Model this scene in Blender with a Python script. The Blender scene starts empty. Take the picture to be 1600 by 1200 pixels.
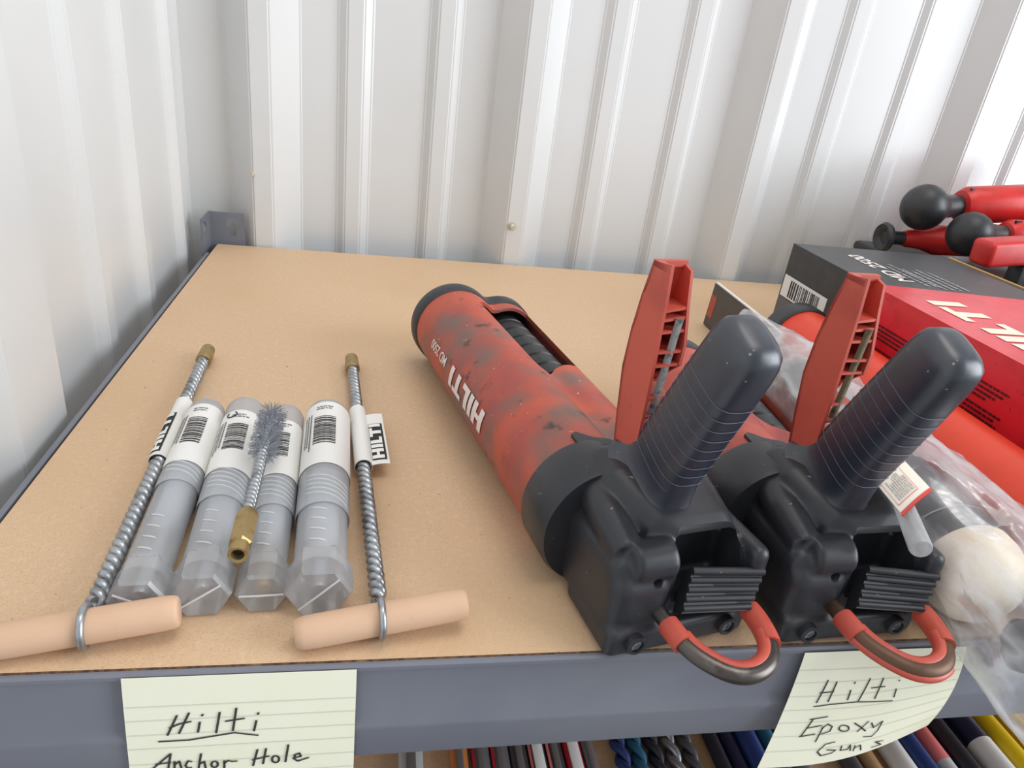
import bpy, bmesh, math, random
from mathutils import Vector, Matrix
random.seed(7)
scene = bpy.context.scene
COL = scene.collection
PI = math.pi

# ---------------------------------------------------------------- camera
cam_d = bpy.data.cameras.new('camera'); cam = bpy.data.objects.new('camera', cam_d); COL.objects.link(cam)
cam_d.sensor_width = 36.0; cam_d.lens = 1098.95/1600*36; cam_d.clip_start = 0.01; cam_d.clip_end = 50
_r = Vector((0.98012113, -0.15784923, 0.12019227)); _u = Vector((-0.0377123, 0.44653765, 0.89396975)); _w = Vector((0.19478281, 0.88073137, -0.43170813))
M = Matrix((( _r.x, _u.x, -_w.x, 0.18833), (_r.y, _u.y, -_w.y, -0.23353), (_r.z, _u.z, -_w.z, 0.25581), (0, 0, 0, 1)))
cam.matrix_world = M
scene.camera = cam

# ---------------------------------------------------------------- light
world = bpy.data.worlds.new('daylight'); scene.world = world; world.use_nodes = True
bgn = world.node_tree.nodes['Background']; bgn.inputs[0].default_value = (0.93, 0.965, 1.0, 1); bgn.inputs[1].default_value = 0.47

def area(name, loc, target, sx, sy, power, col):
    l = bpy.data.lights.new(name, 'AREA'); l.shape = 'RECTANGLE'; l.size = sx; l.size_y = sy; l.energy = power; l.color = col
    o = bpy.data.objects.new(name, l); COL.objects.link(o); o.location = loc
    o.rotation_euler = (Vector(target)-Vector(loc)).to_track_quat('-Z', 'Y').to_euler()
    return o
area('open_door_daylight', (2.8, -0.95, 0.8), (0.5, 0.3, 0.1), 1.5, 2.2, 74, (0.88, 0.94, 1.0))
area('overhead_warm_light', (0.7, 0.1, 2.1), (0.5, 0.35, 0), 1.4, 0.9, 12, (1.0, 0.96, 0.90))  # soft warm ambient light from above, its source unseen

vs = scene.view_settings
vs.view_transform = 'Standard'; vs.look = 'None'; vs.gamma = 1.0; vs.use_curve_mapping = False; vs.exposure = 0.25

# ---------------------------------------------------------------- helpers
def lin(c):
    c = c/255.0
    return c/12.92 if c <= 0.04045 else ((c+0.055)/1.055)**2.4
def rgb(r, g, b): return (lin(r), lin(g), lin(b), 1)

def mat(name, col, rough=0.5, metal=0.0, spec=0.5, noise=None, bump=None, coat=0.0):
    """noise = list of (scale, colour, lo, hi, detail) layers over the base colour; bump = (scale, strength, distance)"""
    m = bpy.data.materials.new(name); m.use_nodes = True
    nt = m.node_tree; b = nt.nodes['Principled BSDF']
    b.inputs['Base Color'].default_value = col; b.inputs['Roughness'].default_value = rough; b.inputs['Metallic'].default_value = metal
    b.inputs['Specular IOR Level'].default_value = spec; b.inputs['Coat Weight'].default_value = coat
    tc = nt.nodes.new('ShaderNodeTexCoord')
    prev = None
    for sc, c2, lo, hi, det in (noise or []):
        n = nt.nodes.new('ShaderNodeTexNoise'); n.inputs['Scale'].default_value = sc; n.inputs['Detail'].default_value = det
        nt.links.new(tc.outputs['Object'], n.inputs['Vector'])
        r = nt.nodes.new('ShaderNodeMapRange'); r.inputs[1].default_value = lo; r.inputs[2].default_value = hi
        nt.links.new(n.outputs['Fac'], r.inputs[0])
        mx = nt.nodes.new('ShaderNodeMix'); mx.data_type = 'RGBA'
        nt.links.new(r.outputs[0], mx.inputs[0])
        if prev is None: mx.inputs[6].default_value = col
        else: nt.links.new(prev, mx.inputs[6])
        mx.inputs[7].default_value = c2; prev = mx.outputs[2]
    if prev is not None: nt.links.new(prev, b.inputs['Base Color'])
    if bump:
        n = nt.nodes.new('ShaderNodeTexNoise'); n.inputs['Scale'].default_value = bump[0]; n.inputs['Detail'].default_value = 3
        nt.links.new(tc.outputs['Object'], n.inputs['Vector'])
        bp = nt.nodes.new('ShaderNodeBump'); bp.inputs['Strength'].default_value = bump[1]; bp.inputs['Distance'].default_value = bump[2]
        nt.links.new(n.outputs['Fac'], bp.inputs['Height']); nt.links.new(bp.outputs[0], b.inputs['Normal'])
    return m

def clear_mat(name, col, alpha, rough=0.25, gloss=0.12, bump=None, streak=None):
    """thin see-through plastic: part of the light passes, part is scattered milky, part is mirrored"""
    m = bpy.data.materials.new(name); m.use_nodes = True; nt = m.node_tree; nt.nodes.clear()
    out = nt.nodes.new('ShaderNodeOutputMaterial')
    tr = nt.nodes.new('ShaderNodeBsdfTransparent'); df = nt.nodes.new('ShaderNodeBsdfDiffuse'); df.inputs[0].default_value = col
    tl = nt.nodes.new('ShaderNodeBsdfTranslucent'); tl.inputs[0].default_value = col
    a = nt.nodes.new('ShaderNodeMixShader'); a.inputs[0].default_value = 0.4
    nt.links.new(df.outputs[0], a.inputs[1]); nt.links.new(tl.outputs[0], a.inputs[2])
    b = nt.nodes.new('ShaderNodeMixShader'); b.inputs[0].default_value = alpha
    nt.links.new(tr.outputs[0], b.inputs[1]); nt.links.new(a.outputs[0], b.inputs[2])
    g = nt.nodes.new('ShaderNodeBsdfGlossy'); g.inputs['Roughness'].default_value = rough
    fr = nt.nodes.new('ShaderNodeFresnel'); fr.inputs[0].default_value = 1.45
    ad = nt.nodes.new('ShaderNodeMath'); ad.operation = 'ADD'; ad.inputs[1].default_value = gloss*0.3; nt.links.new(fr.outputs[0], ad.inputs[0])
    mu = nt.nodes.new('ShaderNodeMath'); mu.operation = 'MULTIPLY'; mu.inputs[1].default_value = min(1, gloss*6); nt.links.new(ad.outputs[0], mu.inputs[0])
    c = nt.nodes.new('ShaderNodeMixShader'); nt.links.new(mu.outputs[0], c.inputs[0])
    nt.links.new(b.outputs[0], c.inputs[1]); nt.links.new(g.outputs[0], c.inputs[2]); nt.links.new(c.outputs[0], out.inputs[0])
    if streak:       # painted fold highlights and whitened creases in film: (scale, width, alpha in the crease)
        tc = nt.nodes.new('ShaderNodeTexCoord'); mp = nt.nodes.new('ShaderNodeMapping'); mp.inputs['Rotation'].default_value = (0.2, 0.1, 0.35); mp.inputs['Scale'].default_value = (1.0, 0.38, 1.0)
        nt.links.new(tc.outputs['Object'], mp.inputs[0])
        n = nt.nodes.new('ShaderNodeTexNoise'); n.inputs['Scale'].default_value = streak[0]; n.inputs['Detail'].default_value = 3; nt.links.new(mp.outputs[0], n.inputs['Vector'])
        s1 = nt.nodes.new('ShaderNodeMath'); s1.operation = 'SUBTRACT'; s1.inputs[1].default_value = 0.5; nt.links.new(n.outputs['Fac'], s1.inputs[0])
        s2 = nt.nodes.new('ShaderNodeMath'); s2.operation = 'ABSOLUTE'; nt.links.new(s1.outputs[0], s2.inputs[0])
        mr = nt.nodes.new('ShaderNodeMapRange'); mr.inputs[1].default_value = 0.0; mr.inputs[2].default_value = streak[1]; mr.inputs[3].default_value = streak[2]; mr.inputs[4].default_value = alpha
        nt.links.new(s2.outputs[0], mr.inputs[0]); nt.links.new(mr.outputs[0], b.inputs[0])
    if bump:
        tc = nt.nodes.new('ShaderNodeTexCoord'); n = nt.nodes.new('ShaderNodeTexNoise'); n.inputs['Scale'].default_value = bump[0]; n.inputs['Detail'].default_value = 3
        nt.links.new(tc.outputs['Object'], n.inputs['Vector'])
        bp = nt.nodes.new('ShaderNodeBump'); bp.inputs['Strength'].default_value = bump[1]; bp.inputs['Distance'].default_value = bump[2]
        nt.links.new(n.outputs['Fac'], bp.inputs['Height'])
        for k in (df, tl, g): nt.links.new(bp.outputs[0], k.inputs['Normal'])
    return m

def finish(me, smooth=None):
    if smooth is not None:
        for p in me.polygons: p.use_smooth = True
        me.set_sharp_from_angle(angle=math.radians(smooth))
def link(name, me, m, parent=None, smooth=40):
    if m is not None and not me.materials: me.materials.append(m)
    finish(me, smooth)
    o = bpy.data.objects.new(name, me); COL.objects.link(o)
    if parent: o.parent = parent
    return o
def build(name, bm, m, parent=None, smooth=40):
    bmesh.ops.recalc_face_normals(bm, faces=bm.faces[:])
    me = bpy.data.meshes.new(name); bm.to_mesh(me); bm.free()
    return link(name, me, m, parent, smooth)
def tag(o, label, cat, group=None):
    o['label'] = label; o['category'] = cat
    if group: o['group'] = group
    return o
def thing(name, label, cat, loc=(0, 0, 0), rotz=0, group=None):
    o = bpy.data.objects.new(name, None); COL.objects.link(o); o.location = loc; o.rotation_euler = (0, 0, rotz); o.empty_display_size = 0.01
    return tag(o, label, cat, group)
def struct(o): o['kind'] = 'structure'; return o

def add_box(bm, lo, hi, bev=0.0, seg=2, mtx=None):
    c = [(a+b)/2 for a, b in zip(lo, hi)]; d = [b-a for a, b in zip(lo, hi)]
    t = bmesh.new(); bmesh.ops.create_cube(t, size=1)
    bmesh.ops.scale(t, vec=d, verts=t.verts)
    if bev > 0: bmesh.ops.bevel(t, geom=t.edges[:], offset=bev, segments=seg, affect='EDGES', profile=0.5)
    bmesh.ops.translate(t, vec=c, verts=t.verts)
    if mtx is not None: bmesh.ops.transform(t, matrix=mtx, verts=t.verts)
    merge(bm, t)
def merge(bm, t):
    me = bpy.data.meshes.new('tmp'); t.to_mesh(me); t.free(); bm.from_mesh(me); bpy.data.meshes.remove(me)
def frame(d, up=(0, 0, 1)):
    d = Vector(d).normalized(); u = Vector(up)
    if abs(d.dot(u)) > 0.98: u = Vector((0, 1, 0))
    x = d.cross(u).normalized(); y = x.cross(d).normalized()
    return x, y, d
def add_tube(bm, pts, rad, n=12, cap=True, closed=False, flat=1.0):
    pts = [Vector(p) for p in pts]; rings = []; x = None
    for i, p in enumerate(pts):
        if closed: d = pts[(i+1) % len(pts)]-pts[i-1]
        else: d = pts[min(i+1, len(pts)-1)]-pts[max(i-1, 0)]
        d.normalize()
        if x is None: x, y, _ = frame(d)
        else:
            x = (x-d*x.dot(d)).normalized(); y = d.cross(x)*-1
        r = rad[i] if isinstance(rad, (list, tuple)) else rad
        rings.append([bm.verts.new(p+x*(r*math.cos(2*PI*k/n))+y*(r*flat*math.sin(2*PI*k/n))) for k in range(n)])
    m = len(rings)
    for i in range(m if closed else m-1):
        a, b = rings[i], rings[(i+1) % m]
        for k in range(n): bm.faces.new((a[k], a[(k+1) % n], b[(k+1) % n], b[k]))
    if cap and not closed: bm.faces.new(rings[0][::-1]); bm.faces.new(rings[-1])
def add_lathe(bm, p0, d, prof, n=24, cap=True, phase=0.0):
    """prof: list of (distance along d, radius)"""
    x, y, d = frame(d); p0 = Vector(p0); rings = []
    for t, r in prof:
        rings.append([bm.verts.new(p0+d*t+x*(r*math.cos(2*PI*k/n+phase))+y*(r*math.sin(2*PI*k/n+phase))) for k in range(n)])
    for a, b in zip(rings, rings[1:]):
        for k in range(n): bm.faces.new((a[k], a[(k+1) % n], b[(k+1) % n], b[k]))
    if cap: bm.faces.new(rings[0][::-1]); bm.faces.new(rings[-1])
def add_prism(bm, poly, lo, hi, axis=2):
    """poly of 2-D points extruded along an axis from lo to hi (axis 2: (x,y); 1: (x,z); 0: (y,z))"""
    def P(q, h):
        if axis == 2: return (q[0], q[1], h)
        if axis == 1: return (q[0], h, q[1])
        return (h, q[0], q[1])
    a = [bm.verts.new(P(q, lo)) for q in poly]; b = [bm.verts.new(P(q, hi)) for q in poly]
    n = len(poly)
    bm.faces.new(a); bm.faces.new(b[::-1])
    for k in range(n): bm.faces.new((a[k], b[k], b[(k+1) % n], a[(k+1) % n]))
def add_loft(bm, rings, cap=True):
    R = [[bm.verts.new(p) for p in r] for r in rings]; n = len(R[0])
    for a, b in zip(R, R[1:]):
        for k in range(n): bm.faces.new((a[k], a[(k+1) % n], b[(k+1) % n], b[k]))
    if cap: bm.faces.new(R[0][::-1]); bm.faces.new(R[-1])
def evaluated(o):
    dg = bpy.context.evaluated_depsgraph_get(); dg.update()
    return bpy.data.meshes.new_from_object(o.evaluated_get(dg))
def bool_cut(me, cutter_bm):
    a = bpy.data.objects.new('cut_a', me); COL.objects.link(a)
    cm = bpy.data.meshes.new('cutter'); bmesh.ops.recalc_face_normals(cutter_bm, faces=cutter_bm.faces[:]); cutter_bm.to_mesh(cm); cutter_bm.free()
    b = bpy.data.objects.new('cut_b', cm); COL.objects.link(b)
    md = a.modifiers.new('b', 'BOOLEAN'); md.operation = 'DIFFERENCE'; md.object = b; md.solver = 'EXACT'
    bpy.context.view_layer.update(); r = evaluated(a)
    bpy.data.objects.remove(a); bpy.data.objects.remove(b); bpy.data.meshes.remove(cm)
    return r
def remesh(me, voxel, smooth_it=6, fac=0.5):
    a = bpy.data.objects.new('rm', me); COL.objects.link(a)
    md = a.modifiers.new('r', 'REMESH'); md.mode = 'VOXEL'; md.voxel_size = voxel
    if smooth_it:
        s = a.modifiers.new('s', 'SMOOTH'); s.factor = fac; s.iterations = smooth_it
    bpy.context.view_layer.update(); r = evaluated(a); bpy.data.objects.remove(a)
    return r
def bm_mesh(bm, name='part'):
    bmesh.ops.recalc_face_normals(bm, faces=bm.faces[:])
    me = bpy.data.meshes.new(name); bm.to_mesh(me); bm.free(); return me
def text_mesh(txt, size=1.0, bold=0.0):
    c = bpy.data.curves.new('txt', 'FONT'); c.body = txt; c.size = size; c.offset = bold; c.resolution_u = 3
    o = bpy.data.objects.new('txt', c); COL.objects.link(o); bpy.context.view_layer.update(); me = evaluated(o)
    bpy.data.objects.remove(o); bpy.data.curves.remove(c); return me
def block_letters(word, h=1.0):
    """heavy sans letters as rectangles: list of (x0,y0,x1,y1) in units of letter height"""
    out = []; x = 0
    for ch in word:
        if ch == 'H': r = [(0, 0, .27, 1), (.53, 0, .8, 1), (.27, .38, .53, .62)]; w = .8
        elif ch == 'I': r = [(0, 0, .27, 1)]; w = .27
        elif ch == 'L': r = [(0, 0, .27, 1), (.27, 0, .56, .25)]; w = .50
        elif ch == 'T': r = [(0, .75, .8, 1), (.265, 0, .535, .75)]; w = .8
        out += [((x+a)*h, b*h, (x+c)*h, d*h) for a, b, c, d in r]; x += w+.1
    return out, (x-.1)*h
def add_patch(bm, rect, f, nx=1, ny=1):
    """a rectangle of (u,v) mapped through f(u,v) -> point"""
    a, b, c, d = rect
    g = [[bm.verts.new(f(a+(c-a)*i/nx, b+(d-b)*j/ny)) for j in range(ny+1)] for i in range(nx+1)]
    for i in range(nx):
        for j in range(ny): bm.faces.new((g[i][j], g[i+1][j], g[i+1][j+1], g[i][j+1]))
def add_stroke(bm, pts, w, f):
    """hand-drawn line of width w through 2-D points, mapped by f"""
    for (ax, ay), (bx_, by_) in zip(pts, pts[1:]):
        d = Vector((bx_-ax, by_-ay)); L = d.length
        if L < 1e-7: continue
        d /= L; n = Vector((-d.y, d.x))*w/2; e = d*w*0.35
        k = max(1, int(L/0.004))
        for i in range(k):
            A = Vector((ax, ay))+d*L*i/k-(e if i == 0 else e*0); B = Vector((ax, ay))+d*L*(i+1)/k+(e if i == k-1 else e*0)
            bm.faces.new([bm.verts.new(f(*q)) for q in (A-n, B-n, B+n, A+n)])
def dashes(rows, length, gap, h, seed, wmin=.4, wmax=1.6):
    """rows of unreadable small print as dashes: list of rects"""
    rd = random.Random(seed); out = []
    for k in range(rows):
        x = 0; end = length*rd.uniform(.7, 1)
        while x < end:
            w = h*rd.uniform(wmin, wmax)*1.5; out.append((x, -k*gap-h, min(x+w, end), -k*gap)); x += w+h*rd.uniform(.25, .6)
    return out
def barcode(w, h, seed):
    rd = random.Random(seed); x = 0; out = []
    while x < w:
        b = rd.choice([.0006, .0009, .0014]); out.append((x, 0, min(x+b, w), h)); x += b+rd.choice([.0006, .0009, .0012])
    return out

# ---------------------------------------------------------------- materials
WALL = mat('white_painted_steel', rgb(216, 216, 215), 0.26, 0, 0.5, noise=[(3, rgb(207, 207, 205), .45, .75, 3)])
BOARD = mat('hardboard', rgb(213, 181, 147), 0.55, 0, 0.35, noise=[(900, rgb(198, 163, 127), .50, .72, 2), (260, rgb(220, 190, 157), .5, .8, 3), (6, rgb(206, 171, 134), .45, .8, 3), (330, rgb(150, 112, 76), .76, .80, 1)], bump=(700, .10, .0003))
BEDGE = mat('hardboard_cut_edge', rgb(104, 74, 46), 0.8, noise=[(300, rgb(64, 44, 28), .42, .6, 3), (60, rgb(150, 112, 68), .55, .75, 2)])
GREY = mat('grey_blue_paint', rgb(116, 118, 129), 0.42, 0, 0.5, noise=[(14, rgb(124, 126, 134), .4, .7, 3)], bump=(250, .08, .0003))
FLOOR = mat('floor_grey', rgb(120, 116, 110), 0.7, noise=[(5, rgb(100, 96, 92), .4, .7, 4)])
STEEL = mat('zinc_steel', rgb(176, 180, 184), 0.30, 0.85, 0.5, noise=[(120, rgb(130, 134, 138), .5, .7, 2)])
DSTEEL = mat('worn_dark_steel', rgb(96, 90, 86), 0.35, 0.9, 0.5, noise=[(60, rgb(150, 145, 140), .5, .75, 3), (90, rgb(70, 52, 42), .55, .75, 3)])
BRASS = mat('brass', rgb(170, 146, 100), 0.42, 0.75, 0.5, noise=[(150, rgb(144, 118, 74), .5, .7, 2)])
WOOD = mat('beech_dowel', rgb(212, 175, 146), 0.6, 0, 0.3, noise=[(22, rgb(200, 158, 126), .45, .8, 2), (60, rgb(184, 160, 142), .62, .8, 3)])
LABEL = mat('white_label', rgb(236, 234, 230), 0.55)
INK = mat('black_ink', rgb(34, 32, 34), 0.6)
GINK = mat('grey_ink', rgb(120, 118, 118), 0.6)
PEN = mat('pen_ink', rgb(56, 52, 50), 0.6)
RULE = mat('ruled_line', rgb(226, 228, 208), 0.7)
PAPER = mat('yellow_paper', rgb(250, 248, 226), 0.75, 0, 0.2, noise=[(30, rgb(248, 246, 220), .4, .7, 2)])
RED = mat('worn_red_plastic', rgb(190, 86, 64), 0.48, 0, 0.4, noise=[(20, rgb(160, 76, 68), .40, .64, 5), (24, rgb(122, 94, 86), .46, .66, 6), (70, rgb(74, 62, 58), .62, .72, 5), (420, rgb(216, 176, 146), .75, .78, 1)], bump=(90, .1, .0006))
RED2 = mat('worn_red_plastic_brown', rgb(184, 84, 68), 0.45, 0, 0.45, noise=[(24, rgb(140, 58, 54), .45, .7, 5), (40, rgb(92, 72, 62), .6, .78, 5)], bump=(90, .1, .0006))
REDT = mat('trigger_red', rgb(196, 84, 68), 0.42, 0, 0.45, noise=[(30, rgb(160, 62, 52), .45, .75, 4), (60, rgb(96, 76, 64), .66, .8, 4)])
BLACK = mat('black_plastic', rgb(42, 43, 48), 0.40, 0, 0.5, noise=[(25, rgb(54, 54, 58), .42, .7, 4), (230, rgb(150, 142, 130), .74, .79, 2)], bump=(200, .06, .0004))
RUBBER = mat('dark_blue_rubber', rgb(34, 38, 52), 0.36, 0, 0.9, noise=[(40, rgb(46, 50, 60), .45, .7, 4), (300, rgb(140, 136, 130), .76, .8, 1)])
INNER = mat('black_inner', rgb(26, 26, 28), 0.38, noise=[(60, rgb(38, 38, 38), .45, .7, 3)])
GROOVE_LINE = mat('grip_groove_dust', rgb(96, 104, 122), 0.6)  # lighter blue-grey for the thin groove lines on the grip
WHITE = mat('white_print', rgb(232, 222, 216), 0.5)

# ================================================================= SETTING
# corrugated walls: trapezoid ribs 305 mm apart with two low ribs between
def rib_profile(a, b, majors, minors, mh, mw_t, mw_b, nh=0.007, nt=0.0095, nb=0.019):
    pts = [(a, 0.0)]
    ev = sorted([(c, 1) for c in majors]+[(c, 0) for c in minors])
    for c, k in ev:
        t, w, h = (mw_t, mw_b, mh) if k else (nt, nb, nh)
        if c-w < a or c+w > b: continue
        pts += [(c-w, 0), (c-t, h), (c+t, h), (c+w, 0)]
    pts.append((b, 0)); return pts
X0, S, W = 0.0539, 0.3048, 0.6742
maj = [X0+k*S for k in range(0, 11)]; mnr = [X0+k*S+S*j/3 for k in range(0, 11) for j in (1, 2)]
def wall_mesh(name, prof, place):
    bm = bmesh.new()
    lo = [bm.verts.new(place(t, h, -1.0)) for t, h in prof]; hi = [bm.verts.new(place(t, h, 1.5)) for t, h in prof]
    bl = [bm.verts.new(place(t, -0.02, -1.0)) for t in (prof[0][0], prof[-1][0])]; bh = [bm.verts.new(place(t, -0.02, 1.5)) for t in (prof[0][0], prof[-1][0])]
    for k in range(len(prof)-1): bm.faces.new((lo[k], lo[k+1], hi[k+1], hi[k]))
    bm.faces.new((bl[0], bl[1], bh[1], bh[0]))
    bevel = [e for e in bm.edges if e.verts[0].co.z != e.verts[1].co.z and len(e.link_faces) == 2]
    bmesh.ops.bevel(bm, geom=bevel, offset=0.0016, segments=2, affect='EDGES')
    return struct(build(name, bm, WALL, None, 30))
wall_mesh('wall_back', rib_profile(-0.06, 3.4, maj, mnr, 0.032, 0.0113, 0.0404), lambda t, h, z: (t, W-h, z))
wall_mesh('wall_left', rib_profile(-0.70, 0.70, [0.195, -0.11, -0.415], [0.362, 0.475, 0.615, -0.01, -0.2, -0.3], 0.020, 0.032, 0.056), lambda t, h, z: (-0.034+h, t, z))
bm = bmesh.new(); add_box(bm, (-0.08, -2.2, -1.06), (3.4, 0.72, -1.0)); struct(build('floor', bm, FLOOR))
# screws in the wall
def wall_screw(name, x, y, z, r, label):
    t = thing(name, label, 'screw', (x, y, z))
    bm = bmesh.new(); add_lathe(bm, (0, 0.0035, 0), (0, -1, 0), [(0, r*1.5), (.0025, r*1.5), (.0035, r*1.3)], 20); build('washer', bm, mat('aged_washer', rgb(205, 196, 178), .5, .2), t)
    bm = bmesh.new(); add_lathe(bm, (0, 0, 0), (0, -1, 0), [(0, r*.85), (.004, r*.85), (.005, r*.6)], 6); build('head', bm, mat('screw_head_paint', rgb(206, 200, 190), .4, .3), t)
wall_screw('wall_screw', 0.3545, W-0.0325, 0.0495, 0.0042, 'painted hex screw with washer in the wall rib above the shelf edge')
wall_screw('wall_screw', 0.0435, W-0.034, 0.085, 0.0018, 'tiny rusty screw in the wall rib above the corner bracket')

# hairline scratch on the wall panel
bm = bmesh.new(); add_tube(bm, [(.3293, W-.0008, .1669), (.3384, W-.0022, .1436), (.3400, W-.0034, .119), (.3412, W-.0040, .094)], .0004, 5)
build('scratch', bm, GINK, bpy.data.objects['wall_back'], None)
# ================================================================= SHELVING
rack = thing('shelving_rack', 'grey painted steel boltless shelving rack with keyhole corner post', 'shelving', (0, 0, -1.0))
def rack_part(name, bm, m=GREY):
    for v in bm.verts: v.co.z += 1.0
    return build(name, bm, m, rack, 35)
beam_prof = [(-0.0001, -0.0006), (-0.0014, -0.0006), (-0.0026, -0.0016), (-0.0026, -0.0036), (-0.0010, -0.0050), (-0.0010, -0.0355), (-0.0032, -0.0392), (-0.0032, -0.0420), (-0.0024, -0.0450), (-0.0024, -0.0605), (-0.0010, -0.0625), (0.012, -0.0625), (0.012, -0.0600), (0.0006, -0.0600), (0.0006, -0.0145), (0.010, -0.0145), (0.010, -0.01252), (-0.0001, -0.01252)]
bm = bmesh.new(); add_prism(bm, beam_prof, -0.03, 1.23, 0); rack_part('front_beam', bm)
bm = bmesh.new(); add_prism(bm, [(-y+.6391, z) for y, z in beam_prof], 0.0, 1.2, 0); rack_part('rear_beam', bm)
bm = bmesh.new(); add_prism(bm, [(-0.0008, 0.0004), (-0.0040, 0.0004), (-0.0052, -0.0010), (-0.0052, -0.05), (-0.0036, -0.05), (-0.0036, -0.0128), (-0.0008, -0.0128)], 0.0, 0.60, 1); rack_part('side_beam', bm)
bm = bmesh.new(); add_prism(bm, beam_prof, -0.03, 1.23, 0)
for v in bm.verts: v.co.z -= 0.262
rack_part('front_beam', bm)
bm = bmesh.new(); add_prism(bm, [(-y+.6391, z-0.262) for y, z in beam_prof], 0.0, 1.2, 0); rack_part('rear_beam', bm)
def keyhole(cx, cz, n=12):
    pts = []
    for k in range(n+1):
        a = math.radians(-50)+math.radians(280)*k/n; pts.append((cx+.0068*math.cos(a), cz+.0068*math.sin(a)))
    pts += [(cx-.0040, cz-.0120), (cx-.0022, cz-.0150), (cx+.0022, cz-.0150), (cx+.0040, cz-.0120)]
    return pts
def plate_holes(outline, holes, th):
    c = bpy.data.curves.new('plate', 'CURVE'); c.dimensions = '2D'; c.fill_mode = 'BOTH'; c.extrude = th/2
    for pl in [outline]+holes:
        s = c.splines.new('POLY'); s.points.add(len(pl)-1); s.use_cyclic_u = True
        for q, (x, y) in zip(s.points, pl): q.co = (x, y, 0, 1)
    o = bpy.data.objects.new('plate', c); COL.objects.link(o); bpy.context.view_layer.update(); me = evaluated(o)
    bpy.data.objects.remove(o); bpy.data.curves.remove(c); return me
def post(x, y, sx, sy, top):
    bm = bmesh.new()
    for ax in (0, 1):
        w = 0.040
        hs = [keyhole(w*.66, top-.013-.0508*k) for k in range(int((top+.98)/.0508))]
        me = plate_holes([(0, -1.0), (w, -1.0), (w, top), (0, top)], hs, 0.0018)
        R_ = Matrix(((1, 0, 0, 0), (0, 0, 1, 0), (0, 1, 0, 0), (0, 0, 0, 1))) if ax == 0 else Matrix(((0, 0, 1, 0), (1, 0, 0, 0), (0, 1, 0, 0), (0, 0, 0, 1)))
        Sx = Matrix.Diagonal((sx, sy, 1, 1))
        t = bmesh.new(); t.from_mesh(me); bpy.data.meshes.remove(me)
        bmesh.ops.transform(t, matrix=Matrix.Translation((x, y, 0)) @ Sx @ R_, verts=t.verts); merge(bm, t)
    return rack_part('corner_post', bm)
post(-0.0085, 0.6435, 1, -1, 0.0375)
post(-0.0330, -0.0062, 1, 1, 0.0375)
post(1.232, 0.6435, -1, -1, 0.0375)
post(1.245, -0.006, -1, 1, 0.0375)
def shelf_board(z, label):
    bm = bmesh.new(); add_box(bm, (0, 0, z-0.0125), (1.2, 0.639, z), 0.0007, 1)
    o = build('shelf_board', bm, None, None, None); o.data.materials.append(BOARD); o.data.materials.append(BEDGE)
    for p in o.data.polygons: p.material_index = 1 if abs(p.normal.z) < .9 else 0
    return tag(o, label, 'shelf board')
shelf_board(0.0, 'tan hardboard shelf carrying the dispensers and brush tubes')
LZ = -0.262
shelf_board(LZ, 'tan hardboard shelf below, carrying the drill bits')

# ================================================================= NOTES
def note(name, label, f, nu, nv, strokes, sw, rules, parent_loc, off):
    t = thing(name, label, 'note', parent_loc, group=None)
    L_ = Vector(parent_loc)
    def g(u, v, d=0.0):
        p = Vector(f(u, v)); e = 1e-3
        n = (Vector(f(u+e, v))-p).cross(Vector(f(u, v+e))-p).normalized()
        if n.y > 0: n = -n
        return p+n*d-L_
    bm = bmesh.new()
    G = [[[bm.verts.new(g(i/nu, j/nv, d)) for j in range(nv+1)] for i in range(nu+1)] for d in (0.0002, 0.0)]
    for i in range(nu):
        for j in range(nv):
            for k in (0, 1): bm.faces.new((G[k][i][j], G[k][i+1][j], G[k][i+1][j+1], G[k][i][j+1]))
    for i in range(nu):
        for j in (0, nv): bm.faces.new((G[0][i][j], G[0][i+1][j], G[1][i+1][j], G[1][i][j]))
    for j in range(nv):
        for i in (0, nu): bm.faces.new((G[0][i][j], G[0][i][j+1], G[1][i][j+1], G[1][i][j]))
    build('sheet', bm, PAPER, t, 60)
    bm = bmesh.new()
    for v in rules: add_patch(bm, (0.0, v-.0042, 1.0, v+.0042), lambda a, b: g(a, b, 0.00035), 24, 1)
    build('ruled_lines', bm, RULE, t, None)
    bm = bmesh.new()
    for s in strokes: add_stroke(bm, s, sw, lambda a, b: g(a, b, off))
    build('handwriting', bm, PEN, t, None)
    return t
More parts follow.
